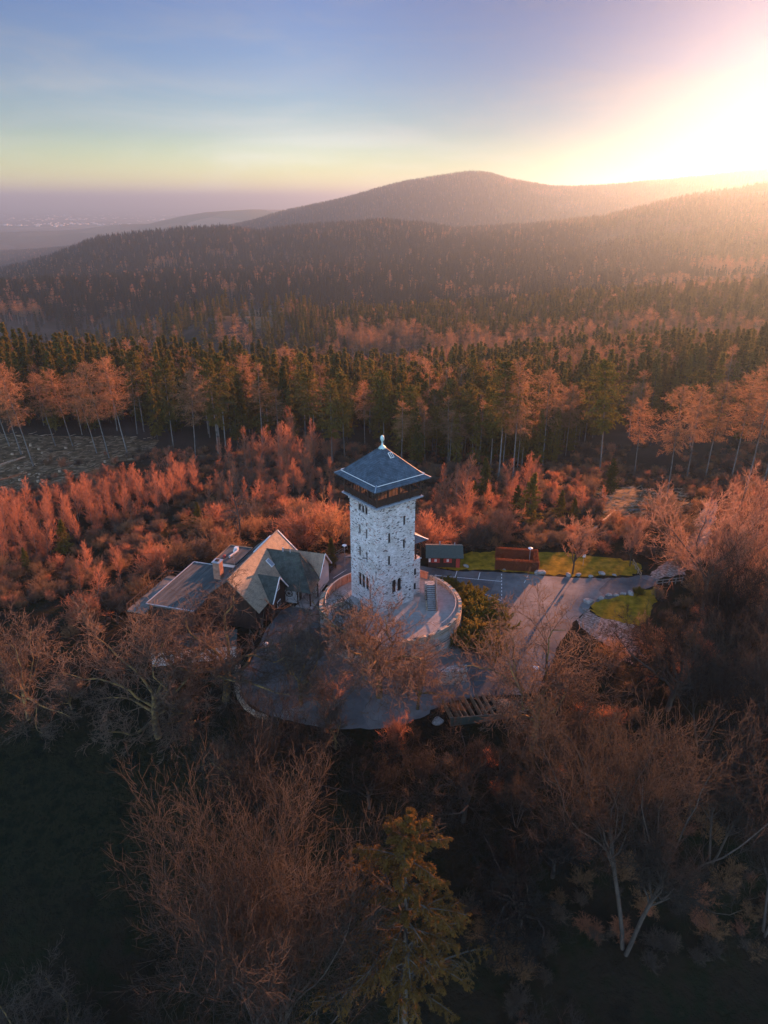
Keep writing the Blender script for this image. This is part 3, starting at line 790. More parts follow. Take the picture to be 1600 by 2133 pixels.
# ------------------------------------------------------------------ building materials
def mat_rubble(name='rubble_stone', light=(0.56, 0.54, 0.55), mid=(0.36, 0.35, 0.36), dark=(0.10, 0.095, 0.10), sc=1.0, tint=None):
    m, t = new_mat(name)
    tc = N(t, 'ShaderNodeTexCoord'); sp = N(t, 'ShaderNodeSeparateXYZ'); t.links.new(tc.outputs['Object'], sp.inputs[0])
    ad = N(t, 'ShaderNodeMath', operation='SUBTRACT'); t.links.new(sp.outputs[0], ad.inputs[0]); t.links.new(sp.outputs[1], ad.inputs[1])
    nzd = N(t, 'ShaderNodeTexNoise', Scale=1.4*sc, Detail=2.0); t.links.new(tc.outputs['Object'], nzd.inputs['Vector'])
    mz = N(t, 'ShaderNodeMath', operation='MULTIPLY_ADD'); t.links.new(nzd.outputs['Fac'], mz.inputs[0]); mz.inputs[1].default_value = 0.22; t.links.new(sp.outputs[2], mz.inputs[2])
    cb = N(t, 'ShaderNodeCombineXYZ'); t.links.new(ad.outputs[0], cb.inputs[0]); t.links.new(mz.outputs[0], cb.inputs[1])
    mp = N(t, 'ShaderNodeMapping'); mp.inputs['Scale'].default_value = (2.9*sc, 8.0*sc, 1); t.links.new(cb.outputs[0], mp.inputs[0])
    vo = N(t, 'ShaderNodeTexVoronoi', Scale=1.0); t.links.new(mp.outputs[0], vo.inputs['Vector'])
    ve = N(t, 'ShaderNodeTexVoronoi', Scale=1.0, feature='DISTANCE_TO_EDGE'); t.links.new(mp.outputs[0], ve.inputs['Vector'])
    se = N(t, 'ShaderNodeSeparateColor'); t.links.new(vo.outputs['Color'], se.inputs[0])
    stones = ramp(t, se.outputs[0], [(0.0, dark), (0.04, dark), (0.08, mid), (0.45, light), (0.9, tuple(min(1, c*1.15) for c in light)), (1.0, tint or mid)])
    edge = ramp(t, ve.outputs['Distance'], [(0.012, (0.62,)*3), (0.07, (1, 1, 1))])
    mx = N(t, 'ShaderNodeMix', data_type='RGBA', blend_type='MULTIPLY'); mx.inputs['Factor'].default_value = 1
    t.links.new(stones, mx.inputs[6]); t.links.new(edge, mx.inputs[7])
    n2 = N(t, 'ShaderNodeTexNoise', Scale=0.6, Detail=6.0); t.links.new(tc.outputs['Object'], n2.inputs['Vector'])
    st = ramp(t, n2.outputs['Fac'], [(0.3, (0.72, 0.70, 0.66)), (0.6, (1, 1, 1))])
    m2 = N(t, 'ShaderNodeMix', data_type='RGBA', blend_type='MULTIPLY'); m2.inputs['Factor'].default_value = 1
    t.links.new(mx.outputs[2], m2.inputs[6]); t.links.new(st, m2.inputs[7])
    b = N(t, 'ShaderNodeBsdfPrincipled', Roughness=0.92); b.inputs['Specular IOR Level'].default_value = 0.2
    t.links.new(m2.outputs[2], b.inputs['Base Color'])
    bp = N(t, 'ShaderNodeBump', Strength=0.7); bp.inputs['Distance'].default_value = 0.06; t.links.new(edge, bp.inputs['Height']); t.links.new(bp.outputs[0], b.inputs['Normal'])
    o = N(t, 'ShaderNodeOutputMaterial'); t.links.new(b.outputs[0], o.inputs[0])
    return m

def mat_tiles(name, c1, c2, gap, sx=0.3, sz=0.22, rough=0.6, axis='z', bump=0.5, var=1.0, lichen=None):
    """courses of slates or tiles; rows follow the height (or the y axis)"""
    m, t = new_mat(name)
    tc = N(t, 'ShaderNodeTexCoord'); sp = N(t, 'ShaderNodeSeparateXYZ'); t.links.new(tc.outputs['Object'], sp.inputs[0])
    ad = N(t, 'ShaderNodeMath', operation='ADD')
    t.links.new(sp.outputs[0], ad.inputs[0]); t.links.new(sp.outputs[1], ad.inputs[1])
    cb = N(t, 'ShaderNodeCombineXYZ'); t.links.new(ad.outputs[0], cb.inputs[0]); t.links.new(sp.outputs[2], cb.inputs[1])
    br = N(t, 'ShaderNodeTexBrick', Scale=1.0); br.inputs['Brick Width'].default_value = sx; br.inputs['Row Height'].default_value = sz*0.5
    br.inputs['Mortar Size'].default_value = 0.012; br.inputs['Color1'].default_value = rgb(c1); br.inputs['Color2'].default_value = rgb(c2); br.inputs['Mortar'].default_value = rgb(gap)
    br.inputs['Bias'].default_value = 0.1
    t.links.new(cb.outputs[0], br.inputs['Vector'])
    nz = N(t, 'ShaderNodeTexNoise', Scale=1.1, Detail=7.0); t.links.new(tc.outputs['Object'], nz.inputs['Vector'])
    st = ramp(t, nz.outputs['Fac'], [(0.32, (0.62, 0.62, 0.6)), (0.6, (1.1, 1.1, 1.1)), (0.75, lichen or (1.15, 1.12, 1.0))])
    mx = N(t, 'ShaderNodeMix', data_type='RGBA', blend_type='MULTIPLY'); mx.inputs['Factor'].default_value = var
    t.links.new(br.outputs['Color'], mx.inputs[6]); t.links.new(st, mx.inputs[7])
    b = N(t, 'ShaderNodeBsdfPrincipled', Roughness=rough); t.links.new(mx.outputs[2], b.inputs['Base Color']); b.inputs['Specular IOR Level'].default_value = 0.25
    bp = N(t, 'ShaderNodeBump', Strength=bump); bp.inputs['Distance'].default_value = 0.03; t.links.new(br.outputs['Fac'], bp.inputs['Height']); bp.invert = True
    t.links.new(bp.outputs[0], b.inputs['Normal'])
    o = N(t, 'ShaderNodeOutputMaterial'); t.links.new(b.outputs[0], o.inputs[0])
    return m

def mat_plain(name, c, rough=0.6, metallic=0.0, spec=0.4, var=0.18, scale=3.0, bump=0.15):
    lo = tuple(x*(1-var) for x in c); hi = tuple(min(1, x*(1+var)) for x in c)
    return mat_noise(name, [(0.3, lo), (0.7, hi)], scale, rough, bump, scale*6, metallic=metallic, spec=spec)

M_stone = mat_rubble(light=(0.68, 0.65, 0.65), mid=(0.54, 0.51, 0.51), tint=(0.34, 0.16, 0.12))
M_stone2 = mat_rubble('bastion_stone', (0.42, 0.38, 0.35), (0.25, 0.23, 0.22), sc=0.9)
M_brick = mat_tiles('red_brick', (0.34, 0.15, 0.10), (0.42, 0.20, 0.13), (0.3, 0.25, 0.2), 0.3, 0.3, 0.9)
M_slate = mat_tiles('blue_slate', (0.060, 0.085, 0.115), (0.085, 0.115, 0.150), (0.025, 0.035, 0.05), 0.42, 0.34, 0.55)
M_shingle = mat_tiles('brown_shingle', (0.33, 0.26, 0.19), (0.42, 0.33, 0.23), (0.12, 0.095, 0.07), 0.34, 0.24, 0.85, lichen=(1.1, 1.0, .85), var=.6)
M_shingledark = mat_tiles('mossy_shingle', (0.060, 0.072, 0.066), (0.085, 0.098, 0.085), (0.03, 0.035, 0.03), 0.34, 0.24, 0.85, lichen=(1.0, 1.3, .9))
M_felt = mat_noise('roofing_felt', [(0.3, (0.045, 0.052, 0.052)), (0.5, (0.075, 0.080, 0.078)), (0.62, (0.12, 0.115, 0.105)), (0.78, (0.06, 0.065, 0.06))], 0.8, 0.8, 0.3, 8, stretch=(0.3, 2.2, 1))
M_lead = mat_plain('lead_sheet', (0.30, 0.34, 0.40), 0.5, 0.3)
M_zinc = mat_plain('zinc', (0.50, 0.53, 0.57), 0.45, 0.6)
M_copper = mat_plain('pale_green_metal', (0.46, 0.62, 0.60), 0.5, 0.2)
M_timber = mat_noise('dark_timber', [(0.3, (0.022, 0.013, 0.010)), (0.7, (0.055, 0.030, 0.020))], 2.0, 0.75, 0.3, 14, stretch=(1, 1, .15))
M_wood = mat_noise('weathered_wood', [(0.3, (0.20, 0.13, 0.08)), (0.7, (0.36, 0.25, 0.16))], 2.0, 0.85, 0.4, 14, stretch=(.3, 1, 1))
M_greywood = mat_noise('grey_wood', [(0.3, (0.11, 0.10, 0.09)), (0.7, (0.22, 0.20, 0.18))], 2.0, 0.9, 0.4, 14)
M_white = mat_plain('white_render', (0.66, 0.63, 0.62), 0.9, var=0.08, scale=1.2)
M_paint = mat_plain('white_paint', (0.78, 0.77, 0.76), 0.5, var=0.05)
M_redpaint = mat_plain('red_paint', (0.36, 0.045, 0.035), 0.6)
M_dark = mat_plain('dark_opening', (0.012, 0.012, 0.014), 0.7)
M_metal = mat_plain('galvanised_metal', (0.42, 0.43, 0.44), 0.4, 0.7)
M_rail = mat_plain('pale_rail', (0.55, 0.50, 0.46), 0.45, 0.3)
M_green = mat_plain('green_boards', (0.045, 0.065, 0.055), 0.7)

def mat_glass():
    m, t = new_mat('window_glass')
    b = N(t, 'ShaderNodeBsdfPrincipled', Roughness=0.06); b.inputs['Base Color'].default_value = (0.02, 0.025, 0.03, 1)
    b.inputs['IOR'].default_value = 1.5; b.inputs['Alpha'].default_value = 0.16
    n = N(t, 'ShaderNodeTexNoise', Scale=1.2); bp = N(t, 'ShaderNodeBump', Strength=0.05); t.links.new(n.outputs['Fac'], bp.inputs['Height']); t.links.new(bp.outputs[0], b.inputs['Normal'])
    o = N(t, 'ShaderNodeOutputMaterial'); t.links.new(b.outputs[0], o.inputs[0]); return m
M_glass = mat_glass()

# ------------------------------------------------------------------ the stone lookout tower
TB = 3.5                                   # level of the bastion floor
TROT = R(37.0)
TC = Vector((-0.25, -1.2, TB))
tower = empty('lookout_tower', TC, TROT)
tag(tower, 'square pale rubble stone lookout tower with blue slate pyramid roof', 'tower')
S = 3.5; HT = 17.4
F1 = [rect(4.75, 5.2, 13.45, 15.0), rect(1.95, 2.4, 11.3, 12.95), rect(4.75, 5.2, 9.6, 11.15), rect(1.95, 2.4, 7.65, 9.2),
      arch(2.75, 3.5, 2.6, 4.85), arch(3.75, 4.5, 2.6, 4.85)]
# on the left face the distance is measured from its far (left) end
L7 = 7.0
F2 = [rect(L7-4.85, L7-4.15, 15.55, 17.05), rect(L7-4.0, L7-3.3, 15.55, 17.05), rect(L7-3.15, L7-2.45, 15.55, 17.05),
      rect(L7-4.75, L7-4.3, 11.8, 13.35), rect(L7-3.0, L7-2.55, 11.6, 13.15), rect(L7-4.75, L7-4.3, 8.1, 9.65), rect(L7-3.0, L7-2.55, 7.9, 9.45),
      arch(L7-5.0, L7-4.25, 2.9, 5.2), arch(L7-4.05, L7-3.3, 2.9, 5.2), arch(L7-3.1, L7-2.35, 2.9, 5.2)]
F3 = [rect(3.3, 3.75, z, z+1.5) for z in (5, 9, 13)]
def face_matrix(k): return Matrix.Rotation(R(90)*k, 4, 'Z') @ Matrix.Translation((-S, -S, 0))
allw = MB()
for k, holes in ((0, F1), (3, F2), (1, F3), (2, F3)):
    mb = wall_holes(2*S, HT, holes); M = face_matrix(k)
    n = len(allw.v); allw.v += [tuple(M @ Vector(v)) for v in mb.v]; allw.f += [tuple(n+i for i in f) for f in mb.f]
allw.build('shaft', M_stone, tower)
for k, holes in ((0, F1), (3, F2)):
    M = face_matrix(k)
    for h in holes:
        xs = [p[0] for p in h]; zs = [p[1] for p in h]; x0, x1, z0, z1 = min(xs), max(xs), min(zs), max(zs)
        fr = MB(); w = 0.05
        n = len(h)
        for i in range(n):
            a, b = h[i], h[(i+1) % n]; fr.bar((a[0], .22, a[1]), (b[0], .22, b[1]), 0.07)
        if x1-x0 > .6: fr.bar(((x0+x1)/2, .22, z0), ((x0+x1)/2, .22, z1), .05)
        fr.bar((x0, .22, z0+.6*(z1-z0)), (x1, .22, z0+.6*(z1-z0)), .045)
        win = fr.build('window', M_timber, tower, M=M)
        MB().face([(p[0], .27, p[1]) for p in h]).build('pane', mat_glass() if False else M_dark, win, M=M)
        if x1-x0 < .6 or z0 > 15: MB().box(x0-.12, x1+.12, -.07, .10, z0-.14, z0-.002).build('sill', M_stone, win, M=M)
# corbelled cornice and deck
mb = MB(); mb.box(-4.35, 4.35, -4.35, 4.35, HT+.18, HT+.42); mb.build('deck', M_lead, tower, bevel=.03)
mb = MB(); mb.box(-4.0, 4.0, -4.0, 4.0, HT-.02, HT+.178); mb.build('cornice', M_zinc, tower)
for k in range(4):
    pass
cb_ = MB()
for k in range(4):
    M = Matrix.Rotation(R(90)*k, 4, 'Z')
    for i in range(8):
        x = -3.25+i*0.93
        cb_.box(x-.1, x+.1, -3.85, -3.503, HT-.42, HT-.022, M)
cb_.build('corbels', M_stone, tower)
# the glazed timber gallery
GZ0, GZ1, GS = HT+.42, HT+3.55, 4.05
core = MB().box(-1.0, 1.0, -1.0, 1.0, GZ0+.002, GZ1); core.build('gallery_core', M_timber, tower)
floor_ = MB().box(-3.85, 3.85, -3.85, 3.85, GZ0+.78, GZ0+.86); floor_.build('gallery_floor', M_wood, tower)  # floor set high so the low sun through the windows lights it
for k in range(4):
    M = Matrix.Rotation(R(90)*k, 4, 'Z')
    # parapet panel with crossed braces
    pn = MB().box(-GS+.12, GS-.12, -GS+.06, -GS+.12, GZ0+.02, GZ0+1.02)
    par = pn.build('parapet_panel', M_timber, tower, M=M)
    br = MB()
    for i in range(4):
        x0 = -GS+.2+i*1.94; x1 = x0+1.84
        br.bar((x0, -GS+.02, GZ0+.1), (x1, -GS+.02, GZ0+.92), .07); br.bar((x0, -GS+.025, GZ0+.92), (x1, -GS+.025, GZ0+.1), .07)
    br.build('cross_brace', M_timber, par, M=M)
    MB().bar((-GS, -GS+.03, GZ0+1.06), (GS, -GS+.03, GZ0+1.06), .13).build('handrail', M_timber, tower, M=M)
    for i in range(4):
        x = -GS+.09+i*(2*GS-.18)/4
        MB().box(x-.11, x+.11, -GS-.04, -GS+.18, GZ0+.01, GZ1+.05).build('post', M_timber, tower, M=M)
    # window sashes: three per bay
    for i in range(4):
        x0 = -GS+.22+i*(2*GS-.18)/4; x1 = x0+(2*GS-.18)/4-.24
        sash = MB()
        for q in range(4): sash.box(x0+q*(x1-x0)/3-.03, x0+q*(x1-x0)/3+.03, -GS+.03, -GS+.09, GZ0+1.12, GZ1-.1)
        sash.box(x0, x1, -GS+.03, -GS+.09, GZ1-.75, GZ1-.69)
        sw = sash.build('gallery_window', M_timber, tower, M=M)
        MB().box(x0, x1, -GS+.055, -GS+.065, GZ0+1.1, GZ1-.1).build('pane', M_glass, sw, M=M)
    MB().box(-GS, GS, -GS, -GS+.2, GZ1-.1, GZ1+.12).build('wall_plate', M_timber, tower, M=M)
# roof: pyramid with a slight flare
RE, RZ0, RZ1 = 5.1, HT+3.35, HT+7.7
rf = MB()
prof = [(RE, RZ0), (RE-.95, RZ0+.55), (0.16, RZ1)]
for k in range(4):
    M = Matrix.Rotation(R(90)*k, 4, 'Z')
    for (a, za), (b, zb) in zip(prof[:-1], prof[1:]):
        rf.face([tuple(M @ Vector(p)) for p in ((-a, -a, za), (a, -a, za), (b, -b, zb), (-b, -b, zb))])
    rf.face([tuple(M @ Vector(p)) for p in ((-RE, -RE, RZ0-.14), (-RE, -RE, RZ0), (RE, -RE, RZ0), (RE, -RE, RZ0-.14))])
rf.face([(-RE, -RE, RZ0-.14), (RE, -RE, RZ0-.14), (RE, RE, RZ0-.14), (-RE, RE, RZ0-.14)])
roof = rf.build('roof', M_slate, tower)
for k in range(4):
    M = Matrix.Rotation(R(90)*k, 4, 'Z')
    sg = MB(); e = RE-.62
    sg.tube([(-e+.25, -e-.02, RZ0+.52), (e-.25, -e-.02, RZ0+.52)], .05, 6)
    for i in range(7): sg.bar((-e+.5+i*(2*e-1)/6, -e-.02, RZ0+.5), (-e+.5+i*(2*e-1)/6, -e+.25, RZ0+.44), .05)
    sg.build('snow_guard', M_paint, roof, M=M)
    MB().bar((-RE+.02, -RE+.02, RZ0+.03), (-RE+.95, -RE+.95, RZ0+.58), .14, .05).build('hip_flashing', M_lead, roof, M=M)
    MB().bar((-RE+.97, -RE+.97, RZ0+.59), (-.2, -.2, RZ1-.03), .14, .05).build('hip_flashing', M_slate, roof, M=M)
sk = MB(); slope = math.atan2(RZ1-RZ0-.55, RE-.95-.16)
Ms = Matrix.Translation((0.55, -1.35, RZ0+.55+(RE-.95-1.35)*math.tan(slope)+.05)) @ Matrix.Rotation(slope, 4, 'X')
for a in ((-.32, -.26, -.45, .45), (.26, .32, -.45, .45), (-.26, .26, .39, .45), (-.26, .26, -.45, -.39), (-.03, .03, -.39, .39)): sk.box(a[0], a[1], a[2], a[3], -.05, .12, Ms)
skl = sk.build('skylight', M_paint, roof); MB().box(-.27, .27, -.4, .4, .0, .06, Ms).build('pane', M_dark, skl)
fin = MB().tube([(0, 0, RZ1-.25), (0, 0, RZ1), (0, 0, RZ1+.25), (0, 0, RZ1+.55), (0, 0, RZ1+.7), (0, 0, RZ1+.8), (0, 0, RZ1+1.0), (0, 0, RZ1+1.25), (0, 0, RZ1+1.5), (0, 0, RZ1+1.65), (0, 0, RZ1+1.72)],
                [.62, .42, .16, .11, .10, .17, .27, .30, .26, .15, .03], 14)
fin.build('finial', M_copper, roof, smooth=True)
# annexe on the right hand rear wall
ann = MB().box(S+.003, S+2.15, -2.4, 2.6, 0, 6.2); ann = ann.build('annexe', M_stone, tower)
for (y0, z0) in ((-2.4, 1.0), (-2.4, 3.6)):
    w = MB().box(S+.85, S+1.3, y0-.03, y0+.02, z0, z0+1.1).build('window', M_dark, ann)
MB().box(S+.003, S+2.3, -2.55, 2.75, 6.2, 6.4).build('annexe_ledge', M_stone, ann)
bay = MB(); 
for x, y in ((S+.2, -2.45), (S+1.15, -2.45), (S+2.15, -2.45), (S+2.15, -.9), (S+2.15, .9), (S+2.15, 2.5)): bay.box(x-.09, x+.09, y-.09, y+.09, 6.4, 9.6)
bay.bar((S, -2.45, 7.4), (S+2.15, -2.45, 7.4), .12); bay.bar((S+2.15, -2.45, 7.4), (S+2.15, 2.5, 7.4), .12)
bay.bar((S, -2.45, 9.5), (S+2.15, -2.45, 9.5), .16); bay.bar((S+2.15, -2.45, 9.5), (S+2.15, 2.5, 9.5), .16)
for a in (0, 1): bay.bar((S+.2+a*.95, -2.47, 6.5), (S+1.1+a*.95, -2.47, 7.35), .06); bay.bar((S+.2+a*.95, -2.46, 7.35), (S+1.1+a*.95, -2.46, 6.5), .06)
bayo = bay.build('annexe_bay', M_timber, tower)
MB().box(S+.1, S+2.1, -2.41, -2.39, 7.45, 9.4).build('pane', M_glass, bayo)
ar = MB(); zt, ze = 11.1, 9.55
ar.slab([(S+.005, -1.2, zt), (S+3.0, -3.2, ze), (S+3.0, 3.3, ze), (S+.005, 1.6, zt)], .12)
ar.slab([(S+.005, -1.2, zt), (S+.005, -3.2, ze), (S+3.0, -3.2, ze)], .12)
aro = ar.build('annexe_roof', M_slate, tower)
MB().bar((S+.02, -1.2, zt+.04), (S+3.0, -3.2, ze+.04), .14, .06).build('hip_flashing', M_paint, aro)
# lean-to roof on the left of the tower
lr = MB().slab([(-3.4, 3.51, 6.9), (-.6, 3.51, 6.9), (-.4, 5.4, 6.1), (-3.6, 5.4, 6.1)], .12).build('porch_roof', M_slate, tower)
MB().bar((-3.0, 3.51, 6.3), (-3.0, 5.2, 6.05), .1).bar((-1.0, 3.51, 6.3), (-1.0, 5.2, 6.05), .1).build('bracket', M_timber, lr)

# ------------------------------------------------------------------ the round bastion under the tower
BC = Vector((1.0, -3.8, 0)); BR = 11.0
bast = empty('bastion', (BC.x, BC.y, 0)); tag(bast, 'round rubble stone bastion terrace the lookout tower stands on', 'terrace')
def ringpts(r, n=96, a0=0, a1=360): return [(r*math.cos(R(a0+(a1-a0)*i/n)), r*math.sin(R(a0+(a1-a0)*i/n))) for i in range(n+1)]
def ring(r0, r1, z0, z1, a0=0, a1=360, n=96, jag=0.0, seed=1):
    mb = MB(); rg = random.Random(seed); A = ringpts(r0, n, a0, a1); B = ringpts(r1, n, a0, a1)
    jz = [z1+rg.uniform(-jag, jag) for _ in range(n+1)]
    if abs(a1-a0-360) < 1e-6: jz[-1] = jz[0]
    for i in range(n):
        a, b, c, d = A[i], A[i+1], B[i+1], B[i]
        mb.face([(*d, z0), (*c, z0), (*c, jz[i+1]), (*d, jz[i])]); mb.face([(*b, z0), (*a, z0), (*a, jz[i]), (*b, jz[i+1])])
        mb.face([(*a, jz[i]), (*d, jz[i]), (*c, jz[i+1]), (*b, jz[i+1])])
    if abs(a1-a0-360) > 1e-6:
        for i in (0, n): a, d = A[i], B[i]; mb.face([(*a, z0), (*d, z0), (*d, jz[i]), (*a, jz[i])])
    return mb
ring(BR-.55, BR, -3.5, TB-.02, jag=.0).build('retaining_wall', M_stone2, bast, smooth=False)
fl = MB(); P_ = ringpts(BR-.5, 64); fl.face([(*p, TB) for p in P_[:-1]]); M_paving = mat_noise('pale_paving', [(0.3, (0.24, 0.215, 0.20)), (0.7, (0.38, 0.34, 0.32))], 1.2, 0.9, .3, 9)
fl.build('terrace_floor', M_paving, bast)
M_rubtop = mat_rubble('parapet_stone', (0.50, 0.40, 0.30), (0.32, 0.25, 0.19), sc=1.2)
ring(BR-.5, BR-.01, TB-.02, TB+.85, 108, 262, 60, .14, 3).build('parapet', M_rubtop, bast)
ring(BR-.5, BR-.01, TB-.02, TB+.8, -82, 52, 60, .12, 4).build('parapet', M_rubtop, bast)
ring(BR-.95, BR-.62, TB, TB+1.45, 112, 168, 26).build('brick_parapet', M_brick, bast)
ring(BR-1.0, BR-.6, TB+.3, TB+1.5, 52, 78, 12).build('brick_parapet', M_brick, bast)
for (a0, a1, z) in ((112, 205, 1.62), (-45, 40, 1.25)):
    rr_ = MB().tube([(*p, TB+z) for p in ringpts(BR-.95, 30, a0, a1)], .045, 6)
    for p in ringpts(BR-.95, 9, a0, a1): rr_.tube([(*p, TB), (*p, TB+z)], .025, 5)
    rr_.build('railing', M_rail, bast)
# stair down from the annexe door
st = empty('stone_staircase', (7.35, -5.2, TB)); tag(st, 'steep grey stone staircase beside the tower leading down to the terrace', 'staircase')
stp = MB()
for i in range(13): stp.box(-.60, .60, i*.30+.02, i*.30+.34, 0, .19*(i+1)-.05)
trd = MB()
for i in range(13): trd.box(-.63, .63, i*.30-.03, i*.30+.295, .19*(i+1)-.048, .19*(i+1))
stp.build('risers', mat_plain('dark_risers', (0.05, 0.05, 0.055), .9), st); trd.build('treads', mat_plain('grey_treads', (0.34, 0.33, 0.33), .9), st)
MB().box(-.86, -.64, 0, 4.0, 0, .5).build('side_wall', M_rubtop, st)
w = MB().face([(.66, -.2, 0), (.66, 4.1, 0), (.66, 4.1, 3.3), (.66, -.2, .75)]).face([(.88, -.2, 0), (.88, -.2, .75), (.88, 4.1, 3.3), (.88, 4.1, 0)]).face([(.66, -.2, .75), (.66, 4.1, 3.3), (.88, 4.1, 3.3), (.88, -.2, .75)]).face([(.66, -.2, 0), (.66, -.2, .75), (.88, -.2, .75), (.88, -.2, 0)])
w.build('side_wall', M_brick, st)
h = MB().tube([(.77, -.2, 1.6), (.77, 4.0, 4.2)], .03, 6)
for i in range(5): h.tube([(.77, -.1+i, .6+i*.6), (.77, -.1+i, 1.65+i*.62)], .02, 5)
h.build('railing', M_metal, st)
MB().box(-.9, .62, 3.96, 5.0, 0, 2.42).build('landing', M_stone2, st)
# long bench and table on the terrace
def bench(x, y, z, rz, lab, L=1.9, cat='bench', grp=None):
    b = empty('bench', (x, y, z), rz); tag(b, lab, cat, grp)
    MB().box(-L/2, L/2, -.22, .22, .42, .47).build('seat', M_wood, b)
    MB().box(-L/2, L/2, .22, .27, .55, .9).build('backrest', M_wood, b)
    for s in (-1, 1): MB().box(s*L/2*.8-.05, s*L/2*.8+.05, -.2, .27, 0, .415).build('leg', M_metal, b)
    return b
pt = empty('picnic_table', (-6.9, -4.6, TB), R(25)); tag(pt, 'pinkish wooden table standing on the terrace left of the tower', 'table')
MB().box(-.9, .9, -.4, .4, .72, .78).build('tabletop', M_wood, pt)
for s in (-1, 1): MB().bar((s*.7, -.35, 0), (s*.7, .3, .715), .09).bar((s*.7, .35, 0), (s*.7, -.3, .715), .085).build('leg', M_wood, pt)
bench(-6.6, -6.2, TB, R(200), 'low wooden bench on the terrace beside the table')

# ------------------------------------------------------------------ the inn left of the tower
HA = Vector((-18.9, 12.1, 0)); ang = math.atan2(-17.2, -5.0)
inn = empty('inn_house', HA, 0.0)
inn.rotation_euler = (0, 0, ang)          # local +x runs along the ridge towards the camera, local +y points to the tower
tag(inn, 'long inn with orange lit shingle roof, dark gables and flat roofed wing', 'house')
def walls(x0, x1, y0, y1, z0, z1): return MB().box(x0, x1, y0, y1, z0, z1)
RZ, EZ = 8.5, 4.2
# main body walls with gables
g = MB(); x0, x1, hw = -.6, 16.8, 4.1
for xx in (x0, x1): g.face([(xx, -hw, 0), (xx, hw, 0), (xx, hw, EZ), (xx, 0, RZ-.25), (xx, -hw, EZ+.8)])
g.face([(x0, hw, 0), (x1, hw, 0), (x1, hw, EZ), (x0, hw, EZ)]); g.face([(x0, -hw, 0), (x1, -hw, 0), (x1, -hw, EZ+.8), (x0, -hw, EZ+.8)])
g.build('wall', M_timber, inn)
main = MB().slab([(-1.1, 0, RZ), (17.4, 0, RZ), (17.4, 5.0, 3.55), (-1.1, 5.0, 3.55)], .18).build('main_roof', M_shingle, inn)
mw = MB().slab([(-1.1, -.001, RZ), (17.4, -.001, RZ), (17.4, -4.3, 5.0), (-1.1, -4.3, 5.0)], .18).build('rear_roof', M_felt, inn)
MB().bar((-1.15, 0, RZ+.03), (17.4, 0, RZ+.03), .22, .08).build('ridge', M_shingle, main)
MB().bar((-1.14, 0, RZ+.05), (-1.14, 5.0, 3.6), .10, .16).build('barge_board', M_paint, main)
MB().bar((.5, -.6, RZ-.38), (7.0, -.6, RZ-.38), .28, .1).build('roof_edge_strip', M_paint, mw)
for i in range(3):
    sl = MB().box(-.9, .9, -.55, .55, 0, .07, Matrix.Translation((4.0+i*3.2, -2.6, 6.42)) @ Matrix.Rotation(R(39), 4, 'X')); sl.build('roof_light', M_dark, mw)
msl = Matrix.Translation((6.9, 2.1, RZ-2.1*.99+.06)) @ Matrix.Rotation(R(-44.7), 4, 'X')
swf = MB().box(-.5, .5, -.75, .75, 0, .12, msl).build('skylight', M_paint, main); MB().box(-.4, .4, -.65, .65, .121, .14, msl).build('pane', M_lead, swf)
# front cross wing W1
def gable_wing(x, hwid, ybase, yend, ze, zr, roofmat, name, wallmat, drop=0.0, over=.45, ridge_back=None):
    yb = ridge_back if ridge_back is not None else ybase
    rz_ = zr
    a = MB().slab([(x, yb, rz_), (x, yend+over, rz_), (x-hwid-.35, yend+over, ze-.3), (x-hwid-.35, ybase, ze-.3)], .15)
    a.slab([(x, yb, rz_), (x, yend+over, rz_), (x+hwid+.35, yend+over, ze-.3), (x+hwid+.35, ybase, ze-.3)], .15)
    r_ = a.build(name, roofmat, inn)
    w_ = MB(); yy = yend
    w_.face([(x-hwid, yy, 0), (x+hwid, yy, 0), (x+hwid, yy, ze), (x, yy, zr-.3), (x-hwid, yy, ze)])
    for s in (-1, 1): w_.face([(x+s*hwid, ybase, 0), (x+s*hwid, yy, 0), (x+s*hwid, yy, ze), (x+s*hwid, ybase, ze)])
    wo_ = w_.build('wing_wall', wallmat, inn)
    bb = MB()
    for s in (-1, 1): bb.bar((x, yend+over+.03, rz_+.02), (x+s*(hwid+.38), yend+over+.03, ze-.3), .10, .22)
    bb.build('barge_board', M_paint, r_)
    return r_, wo_
r1, w1 = gable_wing(11.2, 2.6, 2.2, 5.3, 3.6, 6.6, M_shingledark, 'front_wing_roof', M_timber, ridge_back=1.9)
for z, s in ((4.2, .55), (1.2, .6)):
    wf = MB().box(11.2-s, 11.2+s, 5.31, 5.37, z, z+1.1); wf = wf.build('window', M_paint, w1)
    MB().box(11.2-s+.12, 11.2-.05, 5.371, 5.39, z+.12, z+.98).box(11.2+.05, 11.2+s-.12, 5.371, 5.39, z+.12, z+.98).build('pane', M_dark, wf)
r3, w3 = gable_wing(1.4, 2.5, 3.0, 9.3, 3.6, 6.5, M_shingle, 'back_wing_roof', M_white, ridge_back=2.0)
wf = MB().box(1.1, 1.7, 9.31, 9.36, 4.0, 4.9).build('window', M_timber, w3)
